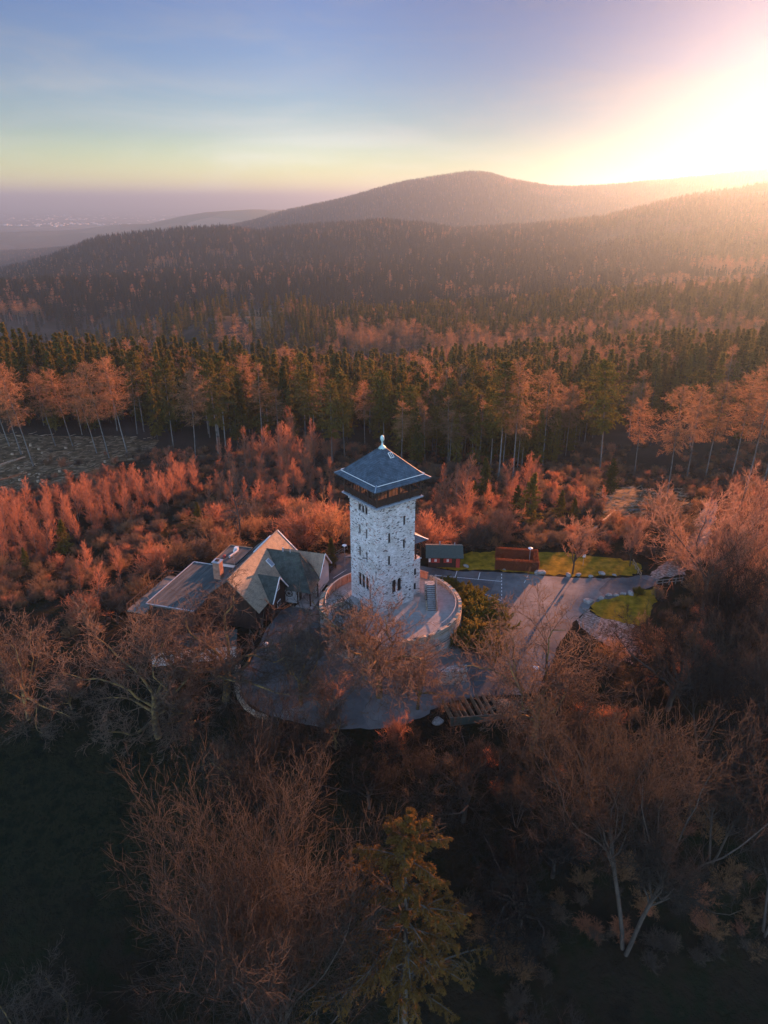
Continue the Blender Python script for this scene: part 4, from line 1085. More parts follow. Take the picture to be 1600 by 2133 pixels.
# middle wing with the big swept roof and porch
w2 = MB(); zr, xr = 7.9, 4.7
w2.slab([(xr, 0.6, zr), (xr, 6.4, zr), (xr+1.5, 7.4, 5.4), (xr+2.1, 2.8, 5.4)], .15)
w2.slab([(xr+2.1, 2.8, 5.4), (xr+1.5, 7.4, 5.4), (8.6, 9.9, 2.75), (8.4, 4.3, 2.75)], .15)
w2.slab([(xr, 6.4, zr), (xr, 7.0, 7.0), (xr-.2, 9.9, 3.3), (8.6, 9.9, 2.75), (xr+1.5, 7.4, 5.4)], .15)
w2.slab([(xr, 0.6, zr), (xr, 6.4, zr), (2.2, 8.2, 3.9), (2.2, 3.2, 4.4)], .15)
w2.slab([(xr, 6.4, zr), (xr, 7.0, 7.0), (xr-.2, 9.9, 3.3), (2.2, 8.2, 3.9)], .15)
rr2 = w2.build('middle_wing_roof', M_shingledark, inn)
MB().tube([(xr+.1, 3.6, zr-.1), (xr+.1, 3.6, zr+.55)], .14, 8).tube([(xr+.1, 4.9, zr-.1), (xr+.1, 4.9, zr+.4)], .08, 8).build('flue', M_zinc, rr2)
pw = MB().box(3.0, 7.7, 3.5, 7.1, 0, 3.6).build('porch_wall', M_white, inn)
# wagon wheel hung on the porch wall
wh = empty('wagon_wheel', (0, 0, 0)); tag(wh, 'black spoked wagon wheel hanging on the white porch wall', 'wheel')
Mi = Matrix.Translation(HA) @ Matrix.Rotation(ang, 4, 'Z')
wh.matrix_world = Mi @ Matrix.Translation((7.78, 5.6, 1.75)) @ Matrix.Rotation(R(90), 4, 'Y')
cr = [(0.62*math.cos(t), .62*math.sin(t), 0) for t in np.linspace(0, 2*math.pi, 25)]
MB().tube(cr, .06, 6, False).build('rim', M_timber, wh)
spk = MB()
for t in np.linspace(0, 2*math.pi, 13)[:-1]: spk.bar((0, 0, 0), (.6*math.cos(t), .6*math.sin(t), 0), .045)
spk.build('spokes', M_timber, wh); MB().tube([(0, 0, -.06), (0, 0, .1)], .13, 10).build('hub', M_timber, wh)
for (px_, py_) in ((8.2, 9.5), (5.0, 9.6), (8.2, 7.3)):
    MB().box(px_-.09, px_+.09, py_-.09, py_+.09, 0, 2.9).build('porch_post', M_timber, inn)
MB().box(3.2, 8.9, 7.12, 10.1, .0, .18).build('porch_floor', M_paving, inn)
MB().box(6.2, 7.2, 7.11, 7.16, .2, 2.2).build('door', M_timber, pw)
# flat roofed wing
fw = MB().box(7.2, 21.0, -11.8, -4.12, -.8, 4.3).build('wing_wall', M_timber, inn)
for i in range(5): MB().box(21.001, 21.05, -11.0+i*1.45, -10.1+i*1.45, 1.2, 2.5).build('window', M_timber, fw); MB().box(21.051, 21.06, -10.9+i*1.45, -10.2+i*1.45, 1.3, 2.4).build('pane', M_dark, fw)
f1 = MB().box(7.0, 21.3, -12.1, -3.9, 4.302, 4.6).build('flat_roof', M_felt, inn)
ed = MB()
for a, b in (((7.0, -12.1), (21.3, -12.1)), ((21.3, -12.1), (21.3, -3.9)), ((7.0, -12.1), (7.0, -8.3))): ed.bar((*a, 4.65), (*b, 4.65), .12, .12)
ed.build('roof_edge', M_zinc, f1)
seam = MB()
for i in range(9): seam.bar((7.2, -11.2+i*.85, 4.62), (21.1, -11.2+i*.85, 4.62), .05, .04)
seam.build('roof_seams', M_felt, f1)
MB().box(1.2, 7.0, -8.0, -4.12, 0, 5.2).build('wing_wall', M_white, inn)
f2 = MB().box(1.0, 7.15, -8.2, -4.0, 5.202, 5.5).build('flat_roof', M_felt, inn)
MB().bar((1.0, -8.2, 5.55), (7.15, -8.2, 5.55), .12).bar((1.0, -8.2, 5.551), (1.0, -4, 5.551), .12).build('roof_edge', M_wood, f2)
MB().tube([(3.4, -5.6, 5.9), (5.8, -5.9, 5.9)], .22, 10).build('duct', M_zinc, f2)
MB().box(2.2, 2.8, -6.6, -6.0, 5.5, 6.1).box(3.0, 3.3, -6.5, -6.2, 5.5, 5.9).build('roof_vent', M_paint, f2)
MB().tube([(5.6, -7.0, 5.5), (5.6, -7.0, 5.9), (5.6, -7.0, 6.0)], [.22, .3, .02], 10).build('roof_vent', M_redpaint, f2)
ch = MB().box(10.2, 11.4, -5.9, -4.7, 4.6, 7.6).build('chimney', M_brick, inn)
MB().box(10.1, 11.5, -6.0, -4.6, 7.6, 7.75).build('chimney_cap', M_zinc, ch)
MB().box(10.5, 11.1, -5.6, -5.0, 7.751, 7.9).build('chimney_pot', M_dark, ch)
an = MB().tube([(9.0, -3.3, 5.6), (9.0, -3.3, 8.6)], .03, 6)
for i in range(4): an.bar((8.6, -3.3, 7.4+i*.3), (9.4, -3.3, 7.4+i*.3), .03)
an.build('antenna', M_metal, inn)
# roof deck with dark railing on the far left
dk = MB().box(10.5, 22.0, -15.2, -12.12, 3.1, 3.35).build('roof_deck', M_greywood, inn)
for xx in (10.8, 14.5, 18.2, 21.8): MB().box(xx-.1, xx+.1, -15.1, -14.9, -1.5, 3.1).build('deck_post', M_timber, dk)
rl = MB()
pts = [(10.6, -12.3), (10.6, -15.1)]+[(10.6+i*1.9, -15.1) for i in range(1, 7)]
for a, b in zip(pts[:-1], pts[1:]):
    rl.bar((*a, 4.45), (*b, 4.45), .12); rl.bar((*a, 3.5), (*b, 3.5), .08); rl.bar((*a, 3.5), (*b, 4.4), .07); rl.bar((*a, 4.4), (*b, 3.5), .065)
for a in pts: rl.box(a[0]-.07, a[0]+.07, a[1]-.07, a[1]+.07, 3.36, 4.5)
rl.build('deck_railing', M_timber, dk)
# white walled outbuilding in front of the inn
ga = Vector(on_plane(318, 1388, -0.3)); gb = Vector(on_plane(492, 1372, -0.3)); gd = (gb-ga); gl = gd.length
go_ = empty('outbuilding', ga, math.atan2(gd.y, gd.x)); tag(go_, 'low white walled outbuilding with flat dark roof below the inn', 'shed')
MB().box(0, gl, 0, 3.6, -1.2, 2.35).build('wall', M_white, go_)
MB().box(-.25, gl+.25, -.25, 3.8, 2.352, 2.6).build('roof', M_green, go_)
MB().tube([(2.5, -.08, -1), (2.5, -.08, 2.4)], .07, 8).build('downpipe', M_zinc, go_)

# ------------------------------------------------------------------ the red hut behind the car park
hut = empty('kiosk_hut', (10.95, 15.4, 0), R(-2)); tag(hut, 'dark red wooden hut with green roof right of the tower', 'hut')
MB().box(-2.9, 2.9, 0, 4.2, 0, 2.35).build('wall', M_timber, hut)
hr = MB().slab([(-3.4, 2.1, 3.5), (3.4, 2.1, 3.5), (3.4, -.7, 2.25), (-3.4, -.7, 2.25)], .12).build('roof', M_green, hut)
MB().slab([(-3.4, 2.101, 3.5), (3.4, 2.101, 3.5), (3.4, 4.9, 2.35), (-3.4, 4.9, 2.35)], .12).build('rear_roof', M_shingle, hut)
MB().tube([(-.8, 2.6, 3.1), (-.8, 2.6, 4.0)], .1, 8).tube([(1.9, 2.4, 3.1), (1.9, 2.4, 3.9)], .08, 8).build('flue', M_zinc, hr)
for i, xx in enumerate((-1.6, .6)):
    sh = MB().box(xx-.75, xx+.75, -.09, -.01, 1.0, 1.95).build('window_shutter', M_redpaint, hut)
    MB().box(xx-.18, xx-.03, -.11, -.092, 1.2, 1.75).box(xx+.03, xx+.18, -.11, -.092, 1.2, 1.75).build('pane', M_paint, sh)
MB().box(2.1, 2.8, -.06, -.01, .05, 1.95).build('door', M_redpaint, hut)
MB().box(-2.85, -2.5, -.07, -.01, 1.1, 1.8).build('notice_board', M_paint, hut)

# ------------------------------------------------------------------ sheets of asphalt, gravel and turf draped on the hilltop
def drape(name, poly, lift, mat, step=1.2, kind='structure', smooth_n=0, kind_jag=0.0):
    pts = [Vector(p) for p in poly]
    if smooth_n:
        for _ in range(smooth_n):
            q = []
            for i in range(len(pts)):
                a, b = pts[i], pts[(i+1) % len(pts)]; q += [a*.75+b*.25, a*.25+b*.75]
            pts = q
    if kind_jag: pts = [Vector((p.x+kind_jag*fbm(p.x*1.7, p.y*1.7, 61, 3), p.y+kind_jag*fbm(p.x*1.7, p.y*1.7, 62, 3))) for p in pts]
    xs = [p.x for p in pts]; ys = [p.y for p in pts]
    poly2 = [(p.x, p.y) for p in pts]
    n = len(pts); ed = [(i, (i+1) % n) for i in range(n)]
    gx, gy = np.meshgrid(np.arange(min(xs), max(xs), step), np.arange(min(ys), max(ys), step)); gx = gx.ravel(); gy = gy.ravel()
    k = in_poly(gx, gy, poly2)
    allp = pts+[Vector((float(a), float(b))) for a, b in zip(gx[k], gy[k])]
    r = mgeo.delaunay_2d_cdt(allp, ed, [list(range(n))], 1, 1e-4)
    vx = np.array([v.x for v in r[0]]); vy = np.array([v.y for v in r[0]])
    vz = height(vx, vy)+lift
    me = bpy.data.meshes.new(name); me.from_pydata([(float(a), float(b), float(c)) for a, b, c in zip(vx, vy, vz)], [], [list(f) for f in r[2]])
    me.materials.append(mat)
    for p in me.polygons: p.use_smooth = True
    bm = bmesh.new(); bm.from_mesh(me); bmesh.ops.recalc_face_normals(bm, faces=bm.faces)
    if sum(f.normal.z for f in bm.faces) < 0: bmesh.ops.reverse_faces(bm, faces=bm.faces)
    bm.to_mesh(me); bm.free()
    o = link(name, me); tag(o, kind=kind); return o
def gp(*pp): return [tuple(on_ground(*p)[:2]) for p in pp]
M_asphalt = mat_noise('asphalt', [(0.28, (0.060, 0.060, 0.062)), (0.45, (0.115, 0.110, 0.110)), (0.60, (0.165, 0.155, 0.150)), (0.8, (0.24, 0.22, 0.21))], 0.30, 0.85, .35, 18, detail=9)
def mat_asphalt():
    m, t = new_mat('asphalt'); g_ = N(t, 'ShaderNodeNewGeometry')
    def nz(sc, det=6.0, st=(1, 1, 1)):
        mp = N(t, 'ShaderNodeMapping'); mp.inputs['Scale'].default_value = st; t.links.new(g_.outputs['Position'], mp.inputs[0])
        n = N(t, 'ShaderNodeTexNoise', Scale=sc, Detail=det, Roughness=.65); t.links.new(mp.outputs[0], n.inputs['Vector']); return n.outputs['Fac']
    def mx(f, a, b, bt='MIX'):
        x = N(t, 'ShaderNodeMix', data_type='RGBA', blend_type=bt); t.links.new(f, x.inputs['Factor']); t.links.new(a, x.inputs[6]); t.links.new(b, x.inputs[7]); return x.outputs[2]
    base = ramp(t, nz(.25, 8), [(.3, (.075, .075, .078)), (.5, (.135, .13, .13)), (.7, (.20, .19, .185))])
    vo = N(t, 'ShaderNodeTexVoronoi', Scale=.13); t.links.new(g_.outputs['Position'], vo.inputs['Vector']); se = N(t, 'ShaderNodeSeparateColor'); t.links.new(vo.outputs['Color'], se.inputs[0])
    patch = ramp(t, se.outputs[1], [(.0, (.72, .72, .74)), (.3, (.74, .74, .75)), (.32, (1, 1, 1)), (.8, (1.0, 1.0, 1.0)), (.82, (1.25, 1.2, 1.15))])
    one = N(t, 'ShaderNodeValue'); one.outputs[0].default_value = 1.0
    c = mx(one.outputs[0], base, patch, 'MULTIPLY')
    leaf = ramp(t, nz(1.1, 10), [(.57, (0, 0, 0)), (.64, (1, 1, 1))]); lc = N(t, 'ShaderNodeRGB'); lc.outputs[0].default_value = (.17, .10, .06, 1)
    lf = N(t, 'ShaderNodeMath', operation='MULTIPLY'); t.links.new(leaf, lf.inputs[0]); lf.inputs[1].default_value = .7
    c = mx(lf.outputs[0], c, lc.outputs[0])
    b = N(t, 'ShaderNodeBsdfPrincipled', Roughness=.85); b.inputs['Specular IOR Level'].default_value = .25; t.links.new(c, b.inputs['Base Color'])
    bp = N(t, 'ShaderNodeBump', Strength=.4); t.links.new(nz(9), bp.inputs['Height']); bp.inputs['Distance'].default_value = .03; t.links.new(bp.outputs[0], b.inputs['Normal'])
    o = N(t, 'ShaderNodeOutputMaterial'); t.links.new(b.outputs[0], o.inputs[0]); return m
M_asphalt = mat_asphalt()
M_turf = mat_noise('turf', [(0.3, (0.10, 0.070, 0.008)), (0.5, (0.24, 0.145, 0.012)), (0.66, (0.36, 0.20, 0.02)), (0.8, (0.10, 0.065, 0.03))], 0.7, 1.0, .8, 14, spec=.05)
M_leaflit = mat_noise('leaf_litter', [(0.35, (0.10, 0.06, 0.045)), (0.52, (0.30, 0.20, 0.16)), (0.68, (0.50, 0.40, 0.36)), (0.8, (0.12, 0.08, 0.05))], 2.2, 1.0, .8, 14, spec=.05, stretch=(1, 1.6, 1))
M_dirt = mat_noise('felled_ground', [(0.3, (0.045, 0.030, 0.016)), (0.5, (0.12, 0.075, 0.040)), (0.64, (0.24, 0.15, 0.09)), (0.75, (0.08, 0.055, 0.025))], 0.5, 1.0, .9, 5, detail=9, spec=.05)
drape('road', gp((640, 1175), (715, 1150), (760, 1165), (880, 1178), (930, 1192), (1010, 1192), (1100, 1198), (1200, 1205), (1300, 1206), (1345, 1196), (1385, 1210), (1330, 1236), (1240, 1256), (1190, 1300), (1150, 1370), (1130, 1440), (1080, 1452), (1010, 1448), (915, 1468), (860, 1512), (700, 1525), (560, 1496), (508, 1462), (498, 1420), (530, 1370), (560, 1300), (590, 1265), (670, 1262), (690, 1215)), .03, M_asphalt, smooth_n=3, kind_jag=0.5)
drape('path', gp((1345, 1197), (1400, 1170), (1440, 1110), (1470, 1040), (1500, 1042), (1478, 1120), (1450, 1190), (1385, 1211)), .035, M_leaflit, smooth_n=3, kind_jag=1.5)
drape('lawn', gp((900, 1186), (965, 1152), (1030, 1150), (1130, 1150), (1230, 1158), (1335, 1172), (1342, 1194), (1300, 1203), (1200, 1202), (1100, 1195), (1010, 1189), (940, 1188)), .02, M_turf, smooth_n=3, kind_jag=1.1)
drape('lawn', gp((1228, 1258), (1300, 1243), (1345, 1232), (1374, 1222), (1362, 1260), (1345, 1310), (1300, 1300), (1240, 1285)), .045, M_turf, smooth_n=3, kind_jag=1.1)
drape('path', gp((1225, 1262), (1240, 1287), (1300, 1302), (1345, 1312), (1340, 1370), (1300, 1390), (1240, 1330), (1200, 1300)), .04, M_leaflit, smooth_n=3, kind_jag=1.8)
for c in CLEARINGS: drape('terrain', c, .12, M_dirt, step=3.0, smooth_n=3, kind_jag=7)
for c in CLEAR_FAR: drape('terrain', c, .5, M_dirt, step=6.0, smooth_n=1)
# painted markings
M_mark = mat_plain('road_paint', (0.62, 0.60, 0.58), .8, var=.2, scale=6)
mk = MB()
def mark(a, b, w=.12, dash=None):
    A = Vector(on_ground(*a)); B = Vector(on_ground(*b)); d = B-A; L = d.length; d.normalize(); s = Vector((-d.y, d.x, 0))*w/2
    t = 0
    while t < L:
        e = min(L, t+(dash or L)); p, q = A+d*t, A+d*e
        z0, z1 = gz(p.x, p.y)+.045, gz(q.x, q.y)+.045
        mk.face([(p.x-s.x, p.y-s.y, z0), (q.x-s.x, q.y-s.y, z1), (q.x+s.x, q.y+s.y, z1), (p.x+s.x, p.y+s.y, z0)])
        t += (dash*2 if dash else L)
mark((905, 1199), (1044, 1213), .14); mark((1045, 1196), (1045, 1252), .14, .6); mark((1000, 1236), (1045, 1253), .14); mark((1010, 1250), (1045, 1254), .12, .6)
mark((952, 1192), (948, 1204), .12); mark((1000, 1194), (996, 1209), .12); mark((1100, 1200), (1092, 1216), .12, 1.0)
mark((694, 1206), (722, 1188), .12)
o = mk.build('road_markings', M_mark); tag(o, kind='structure')

# ------------------------------------------------------------------ smaller things round the hilltop
M_rock = mat_noise('boulder_rock', [(0.3, (0.16, 0.15, 0.14)), (0.6, (0.34, 0.32, 0.30)), (0.8, (0.46, 0.43, 0.40))], 2.5, .95, .8, 9)
def boulder(px, py, s, lab, seed, grp='boulders edging the car park', flat=.6):
    p = on_ground(px, py); rg = random.Random(seed)
    bm = bmesh.new(); bmesh.ops.create_icosphere(bm, subdivisions=3, radius=1.0)
    o3 = [Vector((rg.gauss(0, 1), rg.gauss(0, 1), rg.gauss(0, 1))).normalized() for _ in range(9)]; cut = [rg.uniform(.55, .9) for _ in o3]
    for v in bm.verts:
        for n_, c_ in zip(o3, cut):
            d = v.co.dot(n_)
            if d > c_: v.co -= n_*(d-c_)
        v.co.x *= s*1.15; v.co.y *= s*.85; v.co.z *= s*flat
    me = bpy.data.meshes.new('boulder'); bm.to_mesh(me); bm.free(); me.materials.append(M_rock)
    o = link('boulder', me, loc=(p[0], p[1], p[2]+s*flat*.45)); o.rotation_euler = (0, 0, rg.uniform(0, 6)); tag(o, lab, 'boulder', grp)
for i, (px, py, s, lab) in enumerate([
    (970, 1182, .55, 'pale boulder on the grass just right of the red hut'), (1125, 1196, .95, 'largest flat boulder in front of the hedge end'),
    (1183, 1201, .6, 'boulder at the foot of the lone lawn tree'), (1205, 1200, .55, 'second boulder right of the lone lawn tree'), (1230, 1202, .45, 'small boulder below the signpost'),
    (1253, 1197, .6, 'rounded grey boulder right of the signpost'), (1280, 1200, .4, 'low boulder near the wooden rail'), (1050, 1188, .4, 'small boulder before the hedge front'),
    (1226, 1256, .85, 'big pale boulder at the left end of the sunlit lawn row'), (1250, 1250, .6, 'second boulder from the left of the sunlit lawn row'), (1268, 1244, .6, 'third boulder of the sunlit lawn row, standing tallest'),
    (1283, 1241, .45, 'small middle boulder of the sunlit lawn row'), (1298, 1240, .5, 'low flat boulder of the sunlit lawn row'), (1314, 1239, .7, 'last dark boulder at the right end of the sunlit lawn row'),
    (912, 1508, .8, 'grey boulder left of the partitioned timber bay'), (1158, 1425, .5, 'pale stone under the big oak right of the drive')]):
    boulder(px, py, s, lab, i)

def lamp(px, py, hgt, lab):
    p = on_ground(px, py); l = empty('street_lamp', p); tag(l, lab, 'street lamp', 'white topped lamps around the hilltop')
    MB().tube([(0, 0, 0), (0, 0, hgt)], [.06, .045], 8).build('pole', M_metal, l)
    MB().tube([(0, 0, hgt-.25), (0, 0, hgt-.02)], [.12, .14], 10).build('lantern', M_paint, l)
    MB().tube([(0, 0, hgt), (0, 0, hgt+.06), (0, 0, hgt+.18), (0, 0, hgt+.24)], [.42, .40, .18, .03], 14).build('lamp_shade', M_paint, l)
lamp(1101, 1187, 4.3, 'white topped lamp rising behind the reddish hedge')
lamp(719, 1192, 5.2, 'white topped lamp just left of the tower')
lamp(1112, 1440, 3.6, 'white topped lamp under the big oak at the drive')
lamp(556, 1376, 2.9, 'white topped lamp beside the oak in front of the inn')
sp_ = empty('signpost', on_ground(1214, 1180)); tag(sp_, 'white sign on a thin post at the lawn edge', 'sign')
MB().tube([(0, 0, 0), (0, 0, 2.3)], .04, 6).build('post', M_metal, sp_); MB().box(-.28, .28, -.06, -.02, 1.75, 2.35).build('panel', M_paint, sp_)
# rails
def rail_fence(name, a, b, n, hgt, lab, mat, rails=(0.45, .9)):
    A = on_ground(*a); B = on_ground(*b); f = empty(name, A); tag(f, lab, 'fence')
    d = B-A
    for i in range(n+1):
        q = d*i/n; q[2] = gz(A[0]+q[0], A[1]+q[1])-A[2]
        MB().box(q[0]-.07, q[0]+.07, q[1]-.07, q[1]+.07, q[2]-.1, q[2]+hgt).build('post', mat, f)
    rl = MB()
    for rz_ in rails: rl.bar((0, 0, rz_*hgt), (d[0], d[1], d[2]+rz_*hgt), .09, .13)
    rl.build('rail', mat, f)
rail_fence('wooden_fence', (1318, 1178), (1334, 1206), 3, 1.2, 'short pale wooden rail fence at the end of the lawn', M_wood)
rail_fence('wooden_fence', (1366, 1222), (1420, 1216), 4, 1.2, 'brown wooden rail fence under the sunlit beech', M_greywood)
rail_fence('wooden_fence', (676, 1172), (724, 1146), 5, 1.0, 'long low timber rail along the road behind the tower', M_greywood)
rail_fence('wooden_fence', (640, 1236), (700, 1185), 5, 0.9, 'low timber rail beside the inn porch', M_timber)
# hedge enclosure
def hedge():
    A = on_ground(1032, 1187); B = on_ground(1121, 1193)
    d = nrm(B-A); L = np.linalg.norm(B-A); pn_ = np.array([-d[1], d[0], 0])
    root = empty('beech_hedge', A, math.atan2(d[1], d[0])); tag(root, 'clipped rusty brown beech hedge enclosing a small yard', 'hedge')
    rng = np.random.default_rng(5)
    def strip(x0, x1, y0, y1, h, nm):
        n = int((x1-x0+y1-y0)*h*520)
        P = rng.uniform([x0, y0, 0], [x1, y1, h], (n, 3))
        ax = rng.integers(0, 4, n); e = rng.uniform(0, .06, n)
        P[:, 0] = np.where(ax == 0, x0+e, np.where(ax == 1, x1-e, P[:, 0])); P[:, 1] = np.where(ax == 2, y0+e, P[:, 1]); P[:, 2] = np.where((ax == 3), h-e*1.5, P[:, 2])
        D = nrm(rng.normal(size=(n, 3))+[0, 0, .8]); l = rng.uniform(.10, .26, n)[:, None]
        w_ = nrm(np.cross(D, rng.normal(size=(n, 3))))*.035
        V_ = np.stack([P-w_, P+w_, P+D*l], 1).reshape(-1, 3)
        me = mesh_np(nm, V_, np.arange(3*n).reshape(-1, 3), [M_hedge]); o = link(nm, me, root)
        MB().box(x0+.12, x1-.12, y0+.12, y1-.12, .02, h-.12).build('inner_branches', M_hedge, o)
    strip(0, L, 0, .9, 1.9, 'front_row'); strip(0, L, 4.4, 5.3, 2.0, 'back_row'); strip(L-.9, L, .91, 4.39, 1.95, 'side_row')
M_hedge = mat_leafy('beech_leaves', (0.17, 0.062, 0.035), (0.30, 0.11, 0.055), .4)
hedge()
# timber bays
def bays():
    A = on_ground(943, 1515); Bp = on_ground(1043, 1497); Cc = on_ground(921, 1468); Dd = on_ground(1017, 1452)
    z0 = min(A[2], Bp[2], Cc[2], Dd[2])-.1
    root = empty('timber_bays', (A[0], A[1], z0)); tag(root, 'open timber bays divided by thin upright boards at the drive', 'storage bay')
    a, b, c, d = [np.array([q[0]-A[0], q[1]-A[1], 0]) for q in (A, Bp, Cc, Dd)]
    out = [a-[.8, 1.6, 0], b+[1.2, -1.4, 0]]
    MB().face([tuple(a-[.1, 0, -.12]), tuple(b+[.1, 0, .12]), tuple(d+[.1, 0, .12]), tuple(c-[.1, 0, -.12])]).build('floor', M_redfloor, root)
    for i, t in enumerate((0, .13, .2, .31, .45, .6, .72, .86, 1.0)):
        p = a+(b-a)*t; q = c+(d-c)*t
        if i in (1, 3): q = p+(q-p)*.8
        MB().bar(tuple(p+[0, 0, .75]), tuple(q+[0, 0, .75]), .07, 1.3).build('partition', M_wood, root)
    w = MB().bar(tuple(a+[-.4, -.15, .55]), tuple(b+[.6, -.15, .55]), .16, 1.7); w.build('front_boards', M_green, root)
    MB().bar(tuple(c+[-.1, .12, .4]), tuple(d+[.1, .12, .4]), .1, .5).build('rear_boards', M_greywood, root)
M_redfloor = mat_plain('brown_boards', (0.16, 0.085, 0.05), .9)
bays()
def wood_heap():
    p = on_ground(1064, 1474); rg = random.Random(4); mb = MB()
    for i in range(150):
        x, y = rg.gauss(0, 1.5), rg.gauss(0, .75); z = max(.05, .75*math.exp(-(x*x/4+y*y/1.2))*rg.uniform(.3, 1)); a = rg.gauss(.5, .7); l = rg.uniform(.2, .5)
        dx, dy, dz = math.cos(a)*l, math.sin(a)*l, rg.uniform(-.1, .15); mb.tube([(x-dx, y-dy, z-dz), (x+dx, y+dy, z+dz)], rg.uniform(.04, .09), 5)
    mb.build('woodpile', M_cut); o = bpy.data.objects['woodpile']; o.location = p; tag(o, 'loose heap of pale split firewood beside the timber bays', 'firewood')
M_cut = mat_plain('cut_wood', (0.34, 0.23, 0.15), .9, var=.35)
wood_heap()
def fallen_log(a, b, r, lab, mat):
    A = on_ground(*a); B = on_ground(*b); rg = random.Random(int(a[0]))
    pts = [tuple(A+(B-A)*t+np.array([rg.gauss(0, .06), rg.gauss(0, .06), 0])+[0, 0, r*.9]) for t in np.linspace(0, 1, 9)]
    o = MB().tube([tuple(np.array(p)-A) for p in pts], [r*(1-.5*t) for t in np.linspace(0, 1, 9)], 8).build('fallen_trunk', mat); o.location = A; tag(o, lab, 'fallen tree')
fallen_log((1222, 1120), (1280, 1068), .42, 'pale fallen trunk lying in the bushes behind the lawn', M_cut)
fallen_log((0, 973), (52, 955), .5, 'long pale log lying on the felled strip at the left', M_cut)
fallen_log((1312, 1065), (1350, 1064), .3, 'short thin log on the bare ground to the right', M_palebark)
# stone kerb wall along the drive, left of it
kw = MB(); kp = [on_ground(*p) for p in ((497, 1392), (494, 1415), (495, 1440), (501, 1460), (514, 1478), (532, 1492), (556, 1502))]
kw.tube([tuple(p+[0, 0, .25]) for p in kp], .38, 6); o = kw.build('kerb_wall', M_rubtop); tag(o, 'curved low stone wall edging the drive below the inn', 'wall')
# retaining wall at the drive bend
kw = MB(); kp = [on_ground(*p) for p in ((912, 1432), (940, 1430), (972, 1420))]
kw.prism([(kp[0][0], kp[0][1]), (kp[1][0], kp[1][1]), (kp[2][0], kp[2][1]), (kp[2][0], kp[2][1]+1.2), (kp[0][0], kp[0][1]+1.2)], -1.5, 1.5)
o = kw.build('stone_block_wall', M_stone2); tag(o, 'short square stone wall at the foot of the bastion', 'wall')
# stumps and cut branches on the felled strip
rg = random.Random(8)
for i in range(22):
    px, py = rg.uniform(20, 330), rg.uniform(925, 1010)
    if py > 925+ (330-px)*.30 + 20: continue
    p = on_ground(px, py); h_ = rg.uniform(.4, 1.0); rr_ = rg.uniform(.3, .5)
    mb = MB().tube([(0, 0, -.2), (0, 0, h_*.4), (0, 0, h_)], [rr_*1.5, rr_*1.05, rr_], 9)
    o = mb.build('tree_stump', M_cut); o.location = p; tag(o, 'pale sawn stump on the felled strip at the left', 'tree stump', 'sawn stumps on the felled strip')
def slash(poly, n, seed, name, lab):
    rg = np.random.default_rng(seed); xs = [p[0] for p in poly]; ys = [p[1] for p in poly]
    x = rg.uniform(min(xs), max(xs), n*3); y = rg.uniform(min(ys), max(ys), n*3); k = in_poly(x, y, poly); x, y = x[k][:n], y[k][:n]
    z = height(x, y)+.15; a = rg.normal(.4, .8, len(x)); l = rg.uniform(.5, 2.6, len(x)); P0 = np.stack([x, y, z], 1); P1 = P0+np.stack([np.cos(a)*l, np.sin(a)*l, rg.uniform(-.1, .35, len(x))], 1)
    V_, F_ = prisms(P0, P1, rg.uniform(.04, .12, len(x)), rg.uniform(.02, .06, len(x)), 4)
    o = link(name, mesh_np(name, V_, F_, [M_cut])); tag(o, lab, 'brushwood', kind='stuff')
slash(CLEARINGS[0], 420, 1, 'brushwood', 'pale cut branches scattered over the felled strip')
slash(CLEARINGS[1], 250, 2, 'brushwood', 'cut branches scattered over the bare ground at the right')
slash(CLEAR_FAR[0], 400, 3, 'brushwood', 'cut branches scattered over the sunlit far clearing')
# ------------------------------------------------------------------ plants on and round the hilltop
for s in range(4):
    reg(('oak', s), plant_meshes('oak%d' % s, *decid(100+s, 17, 1.25, 0.22, 0.36, 9, 9, 10, 8, 0.05, 0.27, 0.017), bark=M_litbark, twig=M_twig, tn=8))
for s in (1, 2): reg(('darkoak', s), (remat('shadedoak_trunk%d' % s, PROTO[('oak', s)][0], M_litbark, M_bark), remat('darkoak%d' % s, PROTO[('oak', s)][1], M_twig, M_twigshade)))  # oak copies recoloured darker, shade put into bark and twigs
for s in range(3):
    reg(('beech', s), plant_meshes('beech%d' % s, *decid(110+s, 24, 0.85, 0.28, 0.30, 8, 9, 9, 7, 0.13, 0.16, 0.016, stems=2+s % 2), bark=M_bark, twig=M_twigshade, tn=8))
reg(('great', 0), plant_meshes('great0', *decid(120, 27, 0.80, 0.26, 0.26, 8, 9, 9, 8, 0.09, 0.15, 0.014, stems=4), bark=M_bark, twig=M_twigshade, tn=8))
reg(('great', 1), plant_meshes('great1', *decid(121, 29, 0.80, 0.33, 0.36, 9, 10, 10, 9, 0.10, 0.17, 0.014, stems=2), bark=M_bark, twig=M_twigshade, tn=8))
reg(('litbeech', 0), plant_meshes('litbeech', *decid(130, 22, 1.05, 0.26, 0.34, 10, 9, 10, 9, 0.09, 0.15, 0.015), bark=M_bark, twig=M_twigpink, tn=8))
reg(('dead', 0), plant_meshes('dead0', *decid(140, 19, 1.0, 0.45, 0.30, 7, 6, 5, 3, 0.05, 0.33, 0.02), bark=M_bark, twig=M_bark, tn=8))
reg(('small', 0), plant_meshes('small0', *decid(150, 8, 0.9, 0.25, 0.11, 7, 7, 8, 7, 0.12, 0.15, 0.014), bark=M_bark, twig=M_twigpink, tn=6))
reg(('small', 1), plant_meshes('small1', *decid(151, 9, 0.7, 0.30, 0.12, 7, 7, 8, 7, 0.14, 0.13, 0.014), bark=M_bark, twig=M_twigpink, tn=6))
